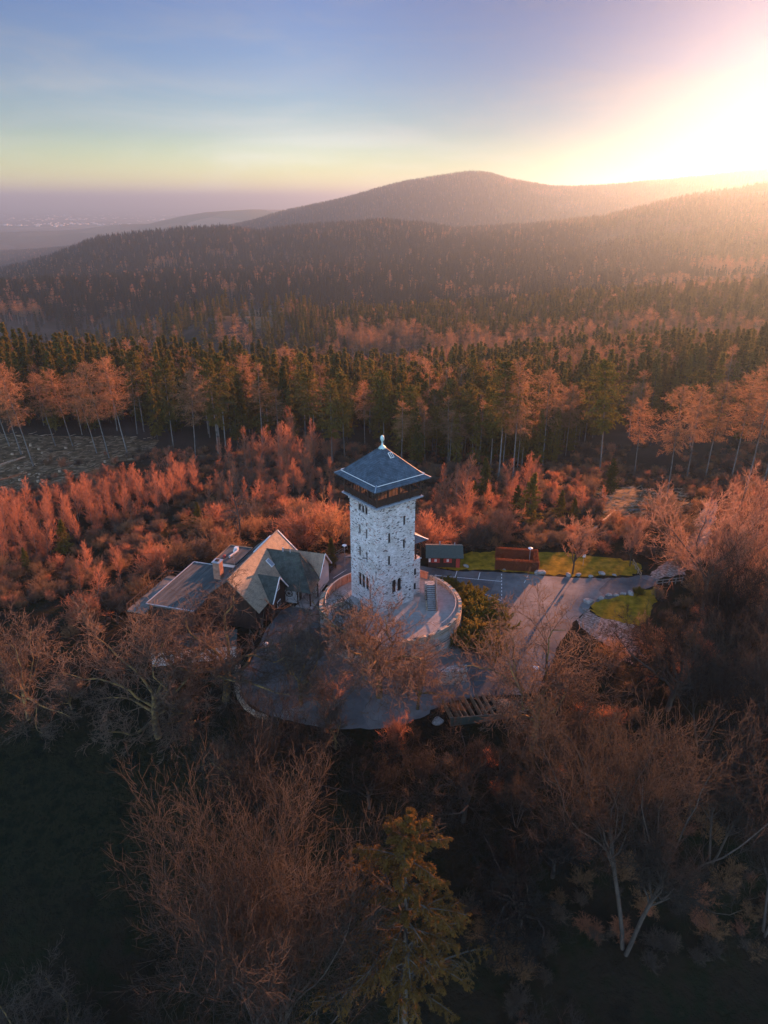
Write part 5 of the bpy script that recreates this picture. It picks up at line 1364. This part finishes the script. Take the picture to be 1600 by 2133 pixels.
for s in range(3):
    reg(('bush', s), plant_meshes('bush%d' % s, *bush(160+s, 2.4, 15, 7, 8, 4, 0.011), bark=M_bark, twig=(M_twigbirch, M_twiglarch, M_twig)[s], tn=5))
def shrub_mesh(seed, Rr, leaf, per=26, ll=.34, lw=.05):
    rng = np.random.default_rng(seed); n0 = 34
    a = rng.uniform(0, 2*np.pi, n0); e = rng.uniform(0.05, 1.15, n0); D = np.stack([np.cos(a)*np.sin(e), np.sin(a)*np.sin(e), np.cos(e)], 1)
    b0 = Branches(D*[[.3, .3, 0]], D, np.full(n0, Rr)*rng.uniform(.75, 1.1, n0), np.full(n0, .04)); p, r, d = run(b0, rng, 5, .08, .05, .3)
    b1 = spawn(p, r, d, b0.L, rng, 12, .25, 1, .5, .42, .6, .25); p1, r1, d1 = run(b1, rng, 3, .08, .12, .4)
    q1, f1_ = leaves_on(p1, d1, rng, per, ll, lw, droop=-.5, side=.6); q0, f0_ = leaves_on(p, d, rng, per*2, ll, lw, droop=-.5, side=.6)
    return [segs(p, r)], [segs(p1, r1)], (np.concatenate([q1, q0]), np.concatenate([f1_, f0_+len(q1)]))
reg(('juniper', 0), plant_meshes('juniper0', *shrub_mesh(170, 2.3, None), bark=M_bark, twig=M_bark, leaf=M_needleyl, tn=5))
reg(('juniper', 1), plant_meshes('juniper1', *shrub_mesh(171, 2.3, None), bark=M_bark, twig=M_bark, leaf=M_needle, tn=5))
for s in range(2):
    reg(('youngspruce', s), plant_meshes('youngspruce%d' % s, *conifer(180+s, 10, 0.03, 2.5, 90, 40, 0.42, 0.085, droop=.2, r0=.10, tipup=.03), bark=M_bark, twig=M_bark, leaf=M_needle, tn=5))
for s in range(3):
    reg(('nearlarch', s), plant_meshes('nearlarch%d' % s, *conifer(190+s, 26, 0.42, 4.3, 96, needles=False, n2=13, n3=4, tw=0.020, ragged=.35, flat=True, r0=.20), bark=M_palebark, twig=M_twiglarch, tn=7))
    reg(('nearspruce', s), plant_meshes('nearspruce%d' % s, *conifer(195+s, 27, 0.36+.05*s, 3.9, 100, 60, 0.62, 0.10, ragged=.4, flat=True, r0=.22), bark=M_palebark, twig=M_bark, leaf=M_needleyl if s == 1 else M_needle, tn=7))

M_goldneedle = mat_leafy('golden_needles', (0.16, 0.095, 0.028), (0.36, 0.20, 0.05), 0.5)
def hero_spruce():
    rng = np.random.default_rng(200); H = 29.0; nb = 66
    b0 = Branches(np.zeros((1, 3)), np.array([[0, 0, 1.0]]), np.array([H]), np.array([.30])); p, r, d = run(b0, rng, 16, .012, 0, .10)
    t = np.sort(rng.uniform(.22, .985, nb)); u = (t-.22)/.78
    L = 7.4*np.clip((1-u)**.66, .08, 1)*(1+.36*rng.normal(size=nb)).clip(.35, 1.6)
    K = 16; k = np.minimum((t*K).astype(int), K-1); f = (t*K-k)[:, None]; P = p[k, 0]*(1-f)+p[k+1, 0]*f
    a = np.arange(nb)*2.399; el = np.interp(u, [0, .6, 1], [.05, .30, .85])+rng.normal(size=nb)*.08
    D = np.stack([np.cos(a)*np.cos(el), np.sin(a)*np.cos(el), np.sin(el)], 1)
    b1 = Branches(P, D, L, .011*L+.022); p1, r1, d1 = run(b1, rng, 8, .05, .0, .3, sag=.16)
    # side twigs, then hanging sprays
    b2 = spawn(p1, r1, d1, b1.L, rng, 20, .22, 1.0, .85, .22, .5, .2, lambda t: 1.35-.8*t); b2.D[:, 2] -= .25; b2.R = np.maximum(b2.R, .010)
    p2, r2, d2 = run(b2, rng, 4, .07, 0, .5, sag=.35)
    b3 = spawn(p2, r2, d2, b2.L, rng, 6, .1, 1.0, .6, .45, .6, .2); b3.D[:, 2] -= .8; b3.R = np.full(len(b3.R), .006)
    p3, r3, d3 = run(b3, rng, 2, .05, 0, .6, sag=.5)
    qa, fa = leaves_on(p2, d2, rng, 24, .26, .036, .6, 1.0); qb, fb = leaves_on(p3, d3, rng, 14, .22, .032, .7, 1.0)
    qc, fc = leaves_on(p1[3:], d1[3:], rng, 90, .26, .038, .3, 1.2)
    q = (np.concatenate([qa, qb, qc]), np.concatenate([fa, fb+len(qa), fc+len(qa)+len(qb)]))
    return [segs(p, r)], [segs(p1, r1), segs(p2, r2), segs(p3, r3)], q
M_greybark = mat_noise('grey_bark', [(0.3, (0.06, 0.05, 0.042)), (0.7, (0.15, 0.125, 0.10))], 2.0, .9, .4, 9)
reg(('hero', 0), plant_meshes('hero', *hero_spruce(), bark=M_greybark, twig=M_greybark, leaf=M_goldneedle, tn=8))

def plant(key, pos, scale, rz, name, label, cat, grp=None, whole=False, lean=(0, 0), twig=None, sxy=1.0):
    mt, mc = PROTO[key][0], PROTO[key][1]
    root = link(name, mt) if False else empty(name, pos, rz)
    root.rotation_euler = (lean[1], lean[0], rz); root.scale = (scale*sxy, scale*sxy, scale)
    tag(root, label, cat, grp)
    t = link('trunk' if key[0] not in ('bush', 'juniper') else 'stems', mt, root)
    c = link('crown' if key[0] not in ('bush', 'juniper') else 'foliage', mc, root)
    if key[0] in ('bush', 'small', 'litbeech', 'dead', 'oak', 'darkoak', 'beech', 'great', 'birch', 'nearlarch'): c.name = 'crown'
    return root
BASEH = {'darkoak': 17, 'oak': 17, 'beech': 24, 'great': 27, 'litbeech': 24, 'dead': 19, 'small': 8.5, 'bush': 2.6, 'juniper': 2.4, 'youngspruce': 10, 'nearlarch': 26, 'nearspruce': 27, 'birch': 9, 'hero': 29}
def real_height(key):
    co = np.empty(len(PROTO[key][1].vertices)*3, np.float32); PROTO[key][1].vertices.foreach_get('co', co); return float(np.percentile(co[2::3], 99.7))
RH = {k: real_height(k) for k in PROTO}
def height_for(pos, top):
    """height of a thing standing at pos whose tip shows at photo row `top`"""
    yv = (1066.5-top)/FPX; dy = math.cos(PITCH)+yv*math.sin(PITCH); dz = -math.sin(PITCH)+yv*math.cos(PITCH)
    return CAM[2]+(pos[1]-CAM[1])*dz/dy-pos[2]
def put(key, base, top, name, label, cat, grp=None, rz=0.0, sxy=1.0, lean=(0, 0), xy=None):
    pos = on_ground(*base) if xy is None else np.array([xy[0], xy[1], gz(*xy)])
    h = height_for(pos, top); return plant(key, (pos[0], pos[1], pos[2]-.15), h/RH[key], rz, name, label, cat, grp, lean=lean, sxy=sxy)

# --- the great trees close to the camera
put(('oak', 0), (330, 1535), 1250, 'oak_tree', 'gnarled leafless oak below the flat roofed wing, its limbs lit orange', 'oak', rz=.4, sxy=1.15)
put(('oak', 1), (470, 1458), 1212, 'oak_tree', 'leafless oak with twisting orange limbs in front of the inn', 'oak', rz=1.9, sxy=1.3)
put(('oak', 2), (790, 1452), 1228, 'oak_tree', 'leafless reddish oak standing directly in front of the tower bastion', 'oak', rz=.2, sxy=.92)
put(('oak', 3), (1110, 1562), 1243, 'oak_tree', 'dark spreading leafless oak before the car park', 'oak', rz=2.6, sxy=.9)
put(('oak', 2), (628, 1470), 1320, 'young_oak', 'thin dark leafless tree in the middle of the shaded drive', 'oak', rz=3.3, sxy=.8)
put(('beech', 0), None, 1462, 'beech_tree', 'leafless beech below the drive with pale orange tips', 'beech', rz=1.0, xy=(-12.5, -43), sxy=.9)
put(('great', 0), None, 1640, 'beech_tree', 'huge many-stemmed leafless tree left of the foreground spruce', 'beech', rz=.3, xy=(-9.8, -60.5), sxy=.8)
put(('great', 1), (1300, 1985), 1430, 'beech_tree', 'tall two-stemmed leafless beech rising from the dark slope right of the spruce', 'beech', rz=1.3, sxy=.80)
put(('litbeech', 0), (1460, 1282), 990, 'beech_tree', 'round crowned beech glowing pink beside the sunlit path', 'beech', rz=.0, sxy=.80)
put(('beech', 1), (1512, 1425), 1105, 'beech_tree', 'leafless tree with a thick leaning dark trunk at the right edge', 'beech', rz=2.2, sxy=.8, lean=(.06, 0))
put(('hero', 0), None, 1692, 'spruce_tree', 'large foreground spruce with long drooping golden brown boughs', 'spruce', rz=.9, xy=(1.9, -57.0), sxy=1.15)
put(('dead', 0), (503, 1128), 930, 'bare_tree', 'dead twisted tree towering over the bushes behind the inn', 'tree', rz=.7, sxy=.7)
for i, (b, tp, k, lab, sx) in enumerate([
    ((1600, 1500), 1150, ('beech', 2), 'leafless beech cut by the right edge beside the thick leaning trunk', .8),
    ((1455, 1560), 1290, ('beech', 0), 'leafless beech between the oak and the leaning trunk', .8),
    ((1560, 1680), 1330, ('beech', 1), 'shaded leafless beech low on the right edge', .8),
    ((1480, 1800), 1480, ('beech', 2), 'dark leafless beech behind the two-stemmed one on the right', .75),
    ((1590, 1950), 1560, ('beech', 0), 'dark leafless beech in the lower right corner', .75),
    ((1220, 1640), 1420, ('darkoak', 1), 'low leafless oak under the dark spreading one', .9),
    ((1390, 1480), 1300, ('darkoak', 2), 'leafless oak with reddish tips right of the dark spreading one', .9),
    ((1590, 1290), 1050, ('litbeech', 0), 'sunlit leafless beech at the right edge beside the round crowned one', .8),
    ((60, 1500), 1283, ('oak', 3), 'leafless reddish crown at the left edge above the pasture', .85),
    ((-30, 1420), 1270, ('oak', 0), 'leafless tree half cut by the left edge', .9),
    ((150, 1480), 1400, ('oak', 1), 'low leafless tree at the corner of the pasture', .9),
    ((400, 1540), 1420, ('oak', 2), 'small leafless oak between the two gnarled ones', .9),
    ((700, 1560), 1440, ('oak', 0), 'leafless oak just below the drive', .9),
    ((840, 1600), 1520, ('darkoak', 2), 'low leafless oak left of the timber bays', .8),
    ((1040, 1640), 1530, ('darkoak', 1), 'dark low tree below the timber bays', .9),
    ((880, 1650), 1560, ('beech', 1), 'reddish leafless tree behind the spruce tip', .7),
    ((640, 1650), 1500, ('beech', 2), 'slender leafless tree just under the lower edge of the drive', .8),
    ((770, 1690), 1545, ('darkoak', 1), 'dark leafless tree left behind the tip of the foreground spruce', 1.0),
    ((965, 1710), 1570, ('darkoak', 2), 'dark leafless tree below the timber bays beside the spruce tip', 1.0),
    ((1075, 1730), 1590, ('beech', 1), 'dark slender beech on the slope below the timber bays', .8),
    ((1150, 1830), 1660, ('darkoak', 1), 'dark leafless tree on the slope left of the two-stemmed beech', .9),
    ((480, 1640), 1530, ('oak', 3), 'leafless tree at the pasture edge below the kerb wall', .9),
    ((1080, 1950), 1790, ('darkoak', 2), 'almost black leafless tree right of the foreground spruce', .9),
    ((870, 1478), 1330, ('oak', 3), 'thin dark leafless tree right of the oak before the bastion', .8),
    ((600, 1425), 1330, ('small', 1), 'small dark leafless tree on the left edge of the drive', .9),
    ((690, 1510), 1400, ('small', 0), 'small dark leafless tree on the lower edge of the drive', 1.0),
    ((1340, 1400), 1290, ('small', 0), 'dark small tree beside the leaf covered path', 1.0),
]):
    put(k, b, tp, 'leafless_tree', lab, 'tree', rz=i*1.7, sxy=sx)
for i, (x, y, H, k, lab) in enumerate([(-30.5, -62, 17, ('oak', 0), 'dark leafless tree at the left edge low in the picture'), (-27, -70, 15, ('oak', 2), 'dark leafless tree in the lower left corner'),
                                       (-16.5, -66, 20, ('beech', 2), 'dark leafless tree between the pasture and the many-stemmed tree'), (14, -66, 15, ('beech', 0), 'dark leafless tree right below the foreground spruce')]):
    plant(k, (x, y, gz(x, y)-.2), H/RH[k], i*2.1, 'leafless_tree', lab, 'tree', sxy=.85)
rg = random.Random(21)  # spruces added out of view so their shadows darken the foreground
for i in range(17):
    t_ = i/16; x = 64+36*rg.random()+ (22 if i % 2 else 6)*1.0; y = -24+78*t_; x = max(x, 0.60*(y+99)+9+3*rg.random())
    plant(('nearspruce', (0, 2)[i % 2]) if i % 3 else ('spruce', i % 3), (x, y, gz(x, y)-.2), rg.uniform(.85, 1.1), rg.uniform(0, 6), 'spruce_tree', 'spruce added out of view at the right to shade the slope', 'spruce', 'added shade spruces beyond the right edge')
# --- small trees and bushes behind and around the tower
put(('small', 1), (1193, 1196), 1058, 'lawn_tree', 'lone round leafless tree on the lawn beside the hedge', 'tree', rz=.3, sxy=1.15)
put(('small', 0), (1312, 1180), 1075, 'lawn_tree', 'slim leafless tree at the wooden rail end of the lawn', 'tree', rz=2.0, sxy=.8)
rows = [((640, 1150), 1062, 1.15, 'round orange red bush right behind the inn'), ((705, 1140), 1040, 1.1, 'large rosy bush touching the left side of the tower'),
        ((590, 1120), 1075, 1.1, 'orange bush behind the inn roof ridge'), ((885, 1145), 1068, 1.0, 'orange brown bush touching the right side of the tower'),
        ((470, 1160), 1105, 1.1, 'reddish bush behind the flat roof'), ((420, 1165), 1115, 1.0, 'brown bush left of the dead tree'), ((335, 1195), 1130, .9, 'thin reddish bush above the roof deck'),
        ((370, 1180), 1120, 1.0, 'brown bush next to the thin reddish one'), ((990, 1140), 1085, 1.2, 'rosy bush right of the red hut'), ((1050, 1128), 1060, 1.2, 'wide pink bush behind the hedge'),
        ((1110, 1140), 1108, 1.1, 'pink bush behind the white topped lamp'), ((1160, 1135), 1106, 1.2, 'low rosy thicket left of the fallen trunk'), ((1250, 1150), 1126, 1.3, 'rosy thicket below the fallen trunk'),
        ((1300, 1120), 1088, 1.1, 'red brown bush under the bare ground'), ((1345, 1160), 1128, 1.2, 'dense bush at the corner of the sunlit path'), ((1400, 1120), 1040, 1.0, 'yellow orange glowing bush on the sunlit path'),
        ((1420, 1180), 1110, .9, 'golden bush left of the round crowned beech'), ((1380, 1080), 1020, .9, 'glowing bush at the head of the path'), ((945, 1100), 1055, 1.1, 'dull red bush above the red hut'),
        ((300, 1250), 1200, .9, 'low bush below the roof deck'), ((230, 1260), 1215, 1.0, 'brown bush left of the roof deck'), ((180, 1290), 1235, 1.1, 'low brown bush above the pasture corner'),
        ((1275, 1372), 1330, 1.1, 'very dark bush by the leaf covered path'), ((1370, 1250), 1215, .7, 'dark round bush at the corner of the sunlit lawn'), ((832, 1580), 1490, .55, 'red tufted shrub just below the drive'),
        ((955, 1625), 1575, .9, 'reddish shrub below the timber bays'), ((560, 1560), 1500, .8, 'reddish shrub at the end of the kerb wall'), ((1010, 1600), 1560, .8, 'thin shrub under the front boards of the timber bays')]
for i, (b, tp, sx, lab) in enumerate(rows):
    put(('bush', i % 3 if i not in (15, 16, 17) else 1), b, tp, 'bush', lab, 'bush', rz=i*1.3, sxy=sx)
for i, (b, tp, sx, lab) in enumerate([((935, 1232), 1206, 1.6, 'yellow green juniper touching the terrace rail'), ((962, 1244), 1216, 1.5, 'second yellow green juniper along the terrace wall'), ((985, 1262), 1228, 1.5, 'tall yellow green juniper at the bend of the terrace'),
                                      ((1008, 1285), 1245, 1.4, 'yellow green juniper beside the car park edge'), ((1028, 1310), 1272, 1.4, 'outermost yellow green juniper of the terrace clump'), ((990, 1305), 1262, 1.5, 'broad juniper filling the middle of the clump'),
                                      ((945, 1345), 1315, 1.4, 'small golden juniper under the bastion'), ((985, 1345), 1300, 1.5, 'dark juniper at the foot of the bastion'), ((1330, 1240), 1222, 1.0, 'tiny juniper at the lawn corner'), ((1020, 1362), 1325, 1.5, 'low dark juniper in front of the clump')]):
    put(('juniper', 1 if i in (7, 9) else 0), b, tp, 'juniper_shrub', lab, 'juniper', 'junipers round the right side of the bastion', rz=i*1.1, sxy=sx)
for i, (b, tp, lab) in enumerate([((1100, 1092), 985, 'young dark spruce behind the pink bushes right of the tower'), ((1075, 1075), 1010, 'small spruce left of the young dark one'), ((1010, 1040), 955, 'dark spruce in the gap right of the tower roof'), ((1165, 1078), 1020, 'small spruce right of the white birch'),
                                  ((1195, 1080), 1035, 'smallest spruce near the bare ground'), ((1270, 1030), 955, 'dark spruce before the shaded wood'), ((138, 1155), 1080, 'lone dark spruce among the birches'), ((255, 1050), 1010, 'small spruce inside the birch band'), ((690, 1180), 1120, 'small spruce beside the rosy bush'),
                                  ((415, 1100), 1045, 'dark spruce right of the birch band'), ((60, 1190), 1140, 'small spruce at the left below the birches'), ((985, 1050), 1000, 'narrow spruce next to the tower roof edge')]):
    put(('youngspruce', i % 2), b, tp, 'young_spruce', lab, 'spruce', 'young spruces among the bushes', rz=i*.9)
# --- the tall trees standing before the wood
edge = [('L', 45, 948, 745), ('L', 70, 972, 752), ('L', 116, 930, 772), ('L', 152, 930, 765), ('L', 202, 945, 772), ('L', 228, 955, 748), ('L', 266, 948, 742), ('S', 300, 900, 730), ('S', 362, 935, 745), ('L', 408, 958, 765),
        ('S', 455, 945, 745), ('S', 470, 930, 738), ('L', 520, 900, 735), ('S', 560, 905, 745), ('L', 600, 880, 722), ('S', 650, 930, 775), ('S', 692, 968, 790), ('S', 718, 958, 778), ('Y', 800, 935, 770), ('Y', 858, 952, 800),
        ('S', 940, 930, 790), ('S', 1038, 1000, 752), ('L', 1068, 1002, 742), ('L', 1130, 968, 765), ('Y', 1250, 978, 748), ('L', 1178, 950, 800), ('L', 1390, 1034, 800), ('L', 1322, 985, 830), ('L', 1430, 1000, 800), ('L', 1468, 1000, 790),
        ('L', 1522, 1004, 770), ('L', 1552, 1028, 745), ('L', 1592, 1002, 750), ('L', 1625, 1010, 740), ('S', 20, 930, 740), ('L', -20, 960, 745), ('L', 760, 925, 790), ('L', 900, 925, 800)]
elab = {45: 'pale leaning larch second from the left edge', 70: 'leaning larch with a long white trunk over the felled strip', 116: 'leaning larch at the rear of the felled strip', 152: 'thin larch in the middle of the felled strip', 202: 'larch with the whitest, most slanting trunk on the felled strip',
        228: 'larch right of the most slanting white trunk', 266: 'larch at the right end of the felled strip', 1038: 'tall spruce with bare trunk right of the tower roof', 1068: 'rusty larch beside the tall bare-trunked spruce', 1130: 'broad rusty larch above the bushes right of the tower',
        1250: 'golden spruce standing free before the dark wood', 1390: 'pink larch with pale trunk at the edge of the bare ground', 1552: 'tall larch with the thickest trunk at the right', 692: 'spruce with bare pale trunk just left of the tower roof', 718: 'second bare-trunked spruce left of the tower roof',
        858: 'golden spruce rising behind the tower roof', 800: 'golden spruce right behind the finial', 408: 'larch with a pale trunk above the birch band'}
rg = random.Random(3)
for i, (k, bx, by, tp) in enumerate(edge):
    key = {'L': ('nearlarch', i % 3), 'S': ('nearspruce', (0, 2)[i % 2]), 'Y': ('nearspruce', 1)}[k]
    lean = (-.10-.05*rg.random(), 0) if bx < 290 else (rg.gauss(.0, .025), 0)
    put(key, (bx, by), tp, 'larch_tree' if k == 'L' else 'tall_spruce', elab.get(bx, 'leafless rusty larch along the edge of the wood' if k == 'L' else 'tall spruce with open crown along the edge of the wood'),
        'larch' if k == 'L' else 'spruce', None if bx in elab else ('larches along the edge of the wood' if k == 'L' else 'spruces along the edge of the wood'), rz=rg.uniform(0, 6) if lean[0] > -.05 else 0, lean=lean, sxy=.95)
# --- the young birches
def scatter_px(poly, n, seed, mind):
    rg = random.Random(seed); xs = [p[0] for p in poly]; ys = [p[1] for p in poly]; out = []
    for _ in range(n*60):
        if len(out) >= n: break
        px, py = rg.uniform(min(xs), max(xs)), rg.uniform(min(ys), max(ys))
        if not in_poly(np.array([px]), np.array([py]), poly)[0]: continue
        p = on_ground(px, py)
        if all((p[0]-q[0])**2+(p[1]-q[1])**2 > mind*mind for q in out): out.append(p)
    return out
def birches(poly, n, seed, mind, h0, h1, lab, grp, name='birch_tree', cat='birch', keys=('birch',)):
    rg = random.Random(seed)
    for p in scatter_px(poly, n, seed, mind):
        g_ = (p[0]-30)*math.cos(SUN_AZ)-(p[1]-5)*math.sin(SUN_AZ)
        if -20 < g_ < 20 and 18 < p[1] < 80 and p[0] > 20 and rg.random() < .75: continue      # kept low: the sun comes through here
        k = (rg.choice(keys), rg.randrange(3)); 
        if k not in PROTO: k = (k[0], 0)
        s = rg.uniform(h0*.75, h1*1.08)/RH[k]; plant(k, (p[0], p[1], p[2]-.1), s, rg.uniform(0, 6), name, lab, cat, grp, sxy=rg.uniform(.9, 1.3))
birches([(-40, 1200), (60, 1190), (160, 1140), (300, 1090), (400, 1045), (425, 1000), (380, 975), (280, 1015), (150, 1055), (-40, 1095)], 125, 1, 2.4, 6.5, 9.5, 'rosy leafless birch in the dense band below the felled strip', 'birches in the band below the felled strip')
birches([(430, 1060), (560, 1075), (700, 1060), (700, 1005), (560, 1005), (450, 1020)], 42, 2, 3.0, 5.5, 8.5, 'pinkish leafless birch between the dead tree and the tower', 'birches left of the tower')
birches([(160, 1290), (120, 1240), (250, 1170), (330, 1190), (260, 1240)], 8, 3, 5, 5.5, 8, 'thin reddish birch scattered on the dark heath left of the inn', 'scattered birches left of the inn')
birches([(910, 1110), (1000, 1080), (1120, 1080), (1240, 1080), (1300, 1060), (1150, 1020), (1000, 1010), (900, 1040)], 38, 4, 4, 6, 11, 'thin rosy birch on the heath right of the tower', 'birches right of the tower')
birches([(560, 1010), (690, 1000), (700, 950), (600, 930), (450, 970)], 36, 5, 3.5, 9, 14, 'slender birch in front of the spruces left of the tower roof', 'slender birches before the wood')
birches([(1380, 1110), (1600, 1130), (1640, 1050), (1420, 1040)], 14, 6, 5, 5, 9, 'sunlit birch behind the round crowned beech', 'birches at the right behind the beech')
birches([(900, 1140), (990, 1120), (1240, 1120), (1360, 1110), (1340, 1060), (1200, 1050), (900, 1070)], 34, 7, 4.5, 2.2, 4.4, 'knee-high to man-high rosy bush on the heath right of the tower', 'low bushes right of the tower', 'bush', 'bush', ('bush',))
birches([(430, 1150), (560, 1110), (700, 1110), (710, 1060), (560, 1070), (400, 1100)], 24, 8, 4.0, 2.5, 5, 'reddish bush in the thicket behind the inn', 'low bushes behind the inn', 'bush', 'bush', ('bush',))
birches([(1420, 1250), (1600, 1250), (1640, 1150), (1500, 1150)], 16, 9, 4.0, 2.5, 5, 'sunlit rosy bush in the thicket under the right hand beeches', 'low bushes under the beeches', 'bush', 'bush', ('bush',))
birches([(0, 1290), (110, 1240), (150, 1210), (0, 1180)], 12, 10, 4.0, 2, 4, 'dark low bush on the heath left of the pasture', 'low bushes on the heath', 'bush', 'bush', ('bush',))

# --- undergrowth: brambles, heather and saplings nobody could count
def undergrowth():
    rng = np.random.default_rng(9); n = 9000
    x = rng.uniform(-120, 125, n); y = rng.uniform(-80, 130, n)
    keep = ~in_poly(x, y, gpoly([(620, 1165), (720, 1145), (890, 1140), (1030, 1140), (1240, 1148), (1350, 1165), (1430, 1160), (1470, 1030), (1510, 1030), (1450, 1200), (1390, 1240), (1350, 1400), (1280, 1400), (1210, 1320), (1150, 1440), (1080, 1560), (890, 1560), (850, 1520), (700, 1535), (560, 1510), (490, 1470), (480, 1400), (300, 1400), (250, 1290), (330, 1180), (480, 1100), (600, 1090)]))
    for c in CLEARINGS: keep &= ~(in_poly(x, y, c) & (rng.uniform(0, 1, n) < .93))
    mead = np.hypot((x+38)/42, (y+36)/24)*0.30 < .36
    keep &= ~mead
    nz = fbm(x/14, y/14, 71, 3); keep &= (nz > -.28)
    x, y, nz = x[keep], y[keep], nz[keep]
    me = bpy.data.meshes.new('undergrowth_points'); m = len(x); me.vertices.add(m)
    me.vertices.foreach_set('co', np.stack([x, y, height(x, y)-.1], 1).astype(np.float32).ravel())
    ki = rng.integers(0, 4, m); sc = rng.uniform(.16, .62, m)*(1+.8*np.clip(nz, 0, .5))
    for nm, ty, arr in (('kind_index', 'INT', ki), ('size', 'FLOAT', sc), ('turn', 'FLOAT', rng.uniform(0, 6.28, m))):
        a = me.attributes.new(nm, ty, 'POINT'); a.data.foreach_set('value', arr.astype(np.int32 if ty == 'INT' else np.float32))
    col = bpy.data.collections.new('undergrowth_kinds')
    for q, key in enumerate([('bush', 0), ('bush', 1), ('bush', 2), ('bush', 2)]):
        o = bpy.data.objects.new('%02d_kind' % q, joined('undergrowth_%d' % q, *PROTO[key][:2])); col.objects.link(o)
    ob = link('undergrowth', me); g = bpy.data.node_groups['plant_wood'].copy()
    for nd in g.nodes:
        if nd.bl_idname == 'GeometryNodeCollectionInfo': nd.inputs['Collection'].default_value = col
    md_ = ob.modifiers.new('plant', 'NODES'); md_.node_group = g
    tag(ob, 'low heather, brambles and saplings covering the slopes', 'undergrowth', kind='stuff')
undergrowth()
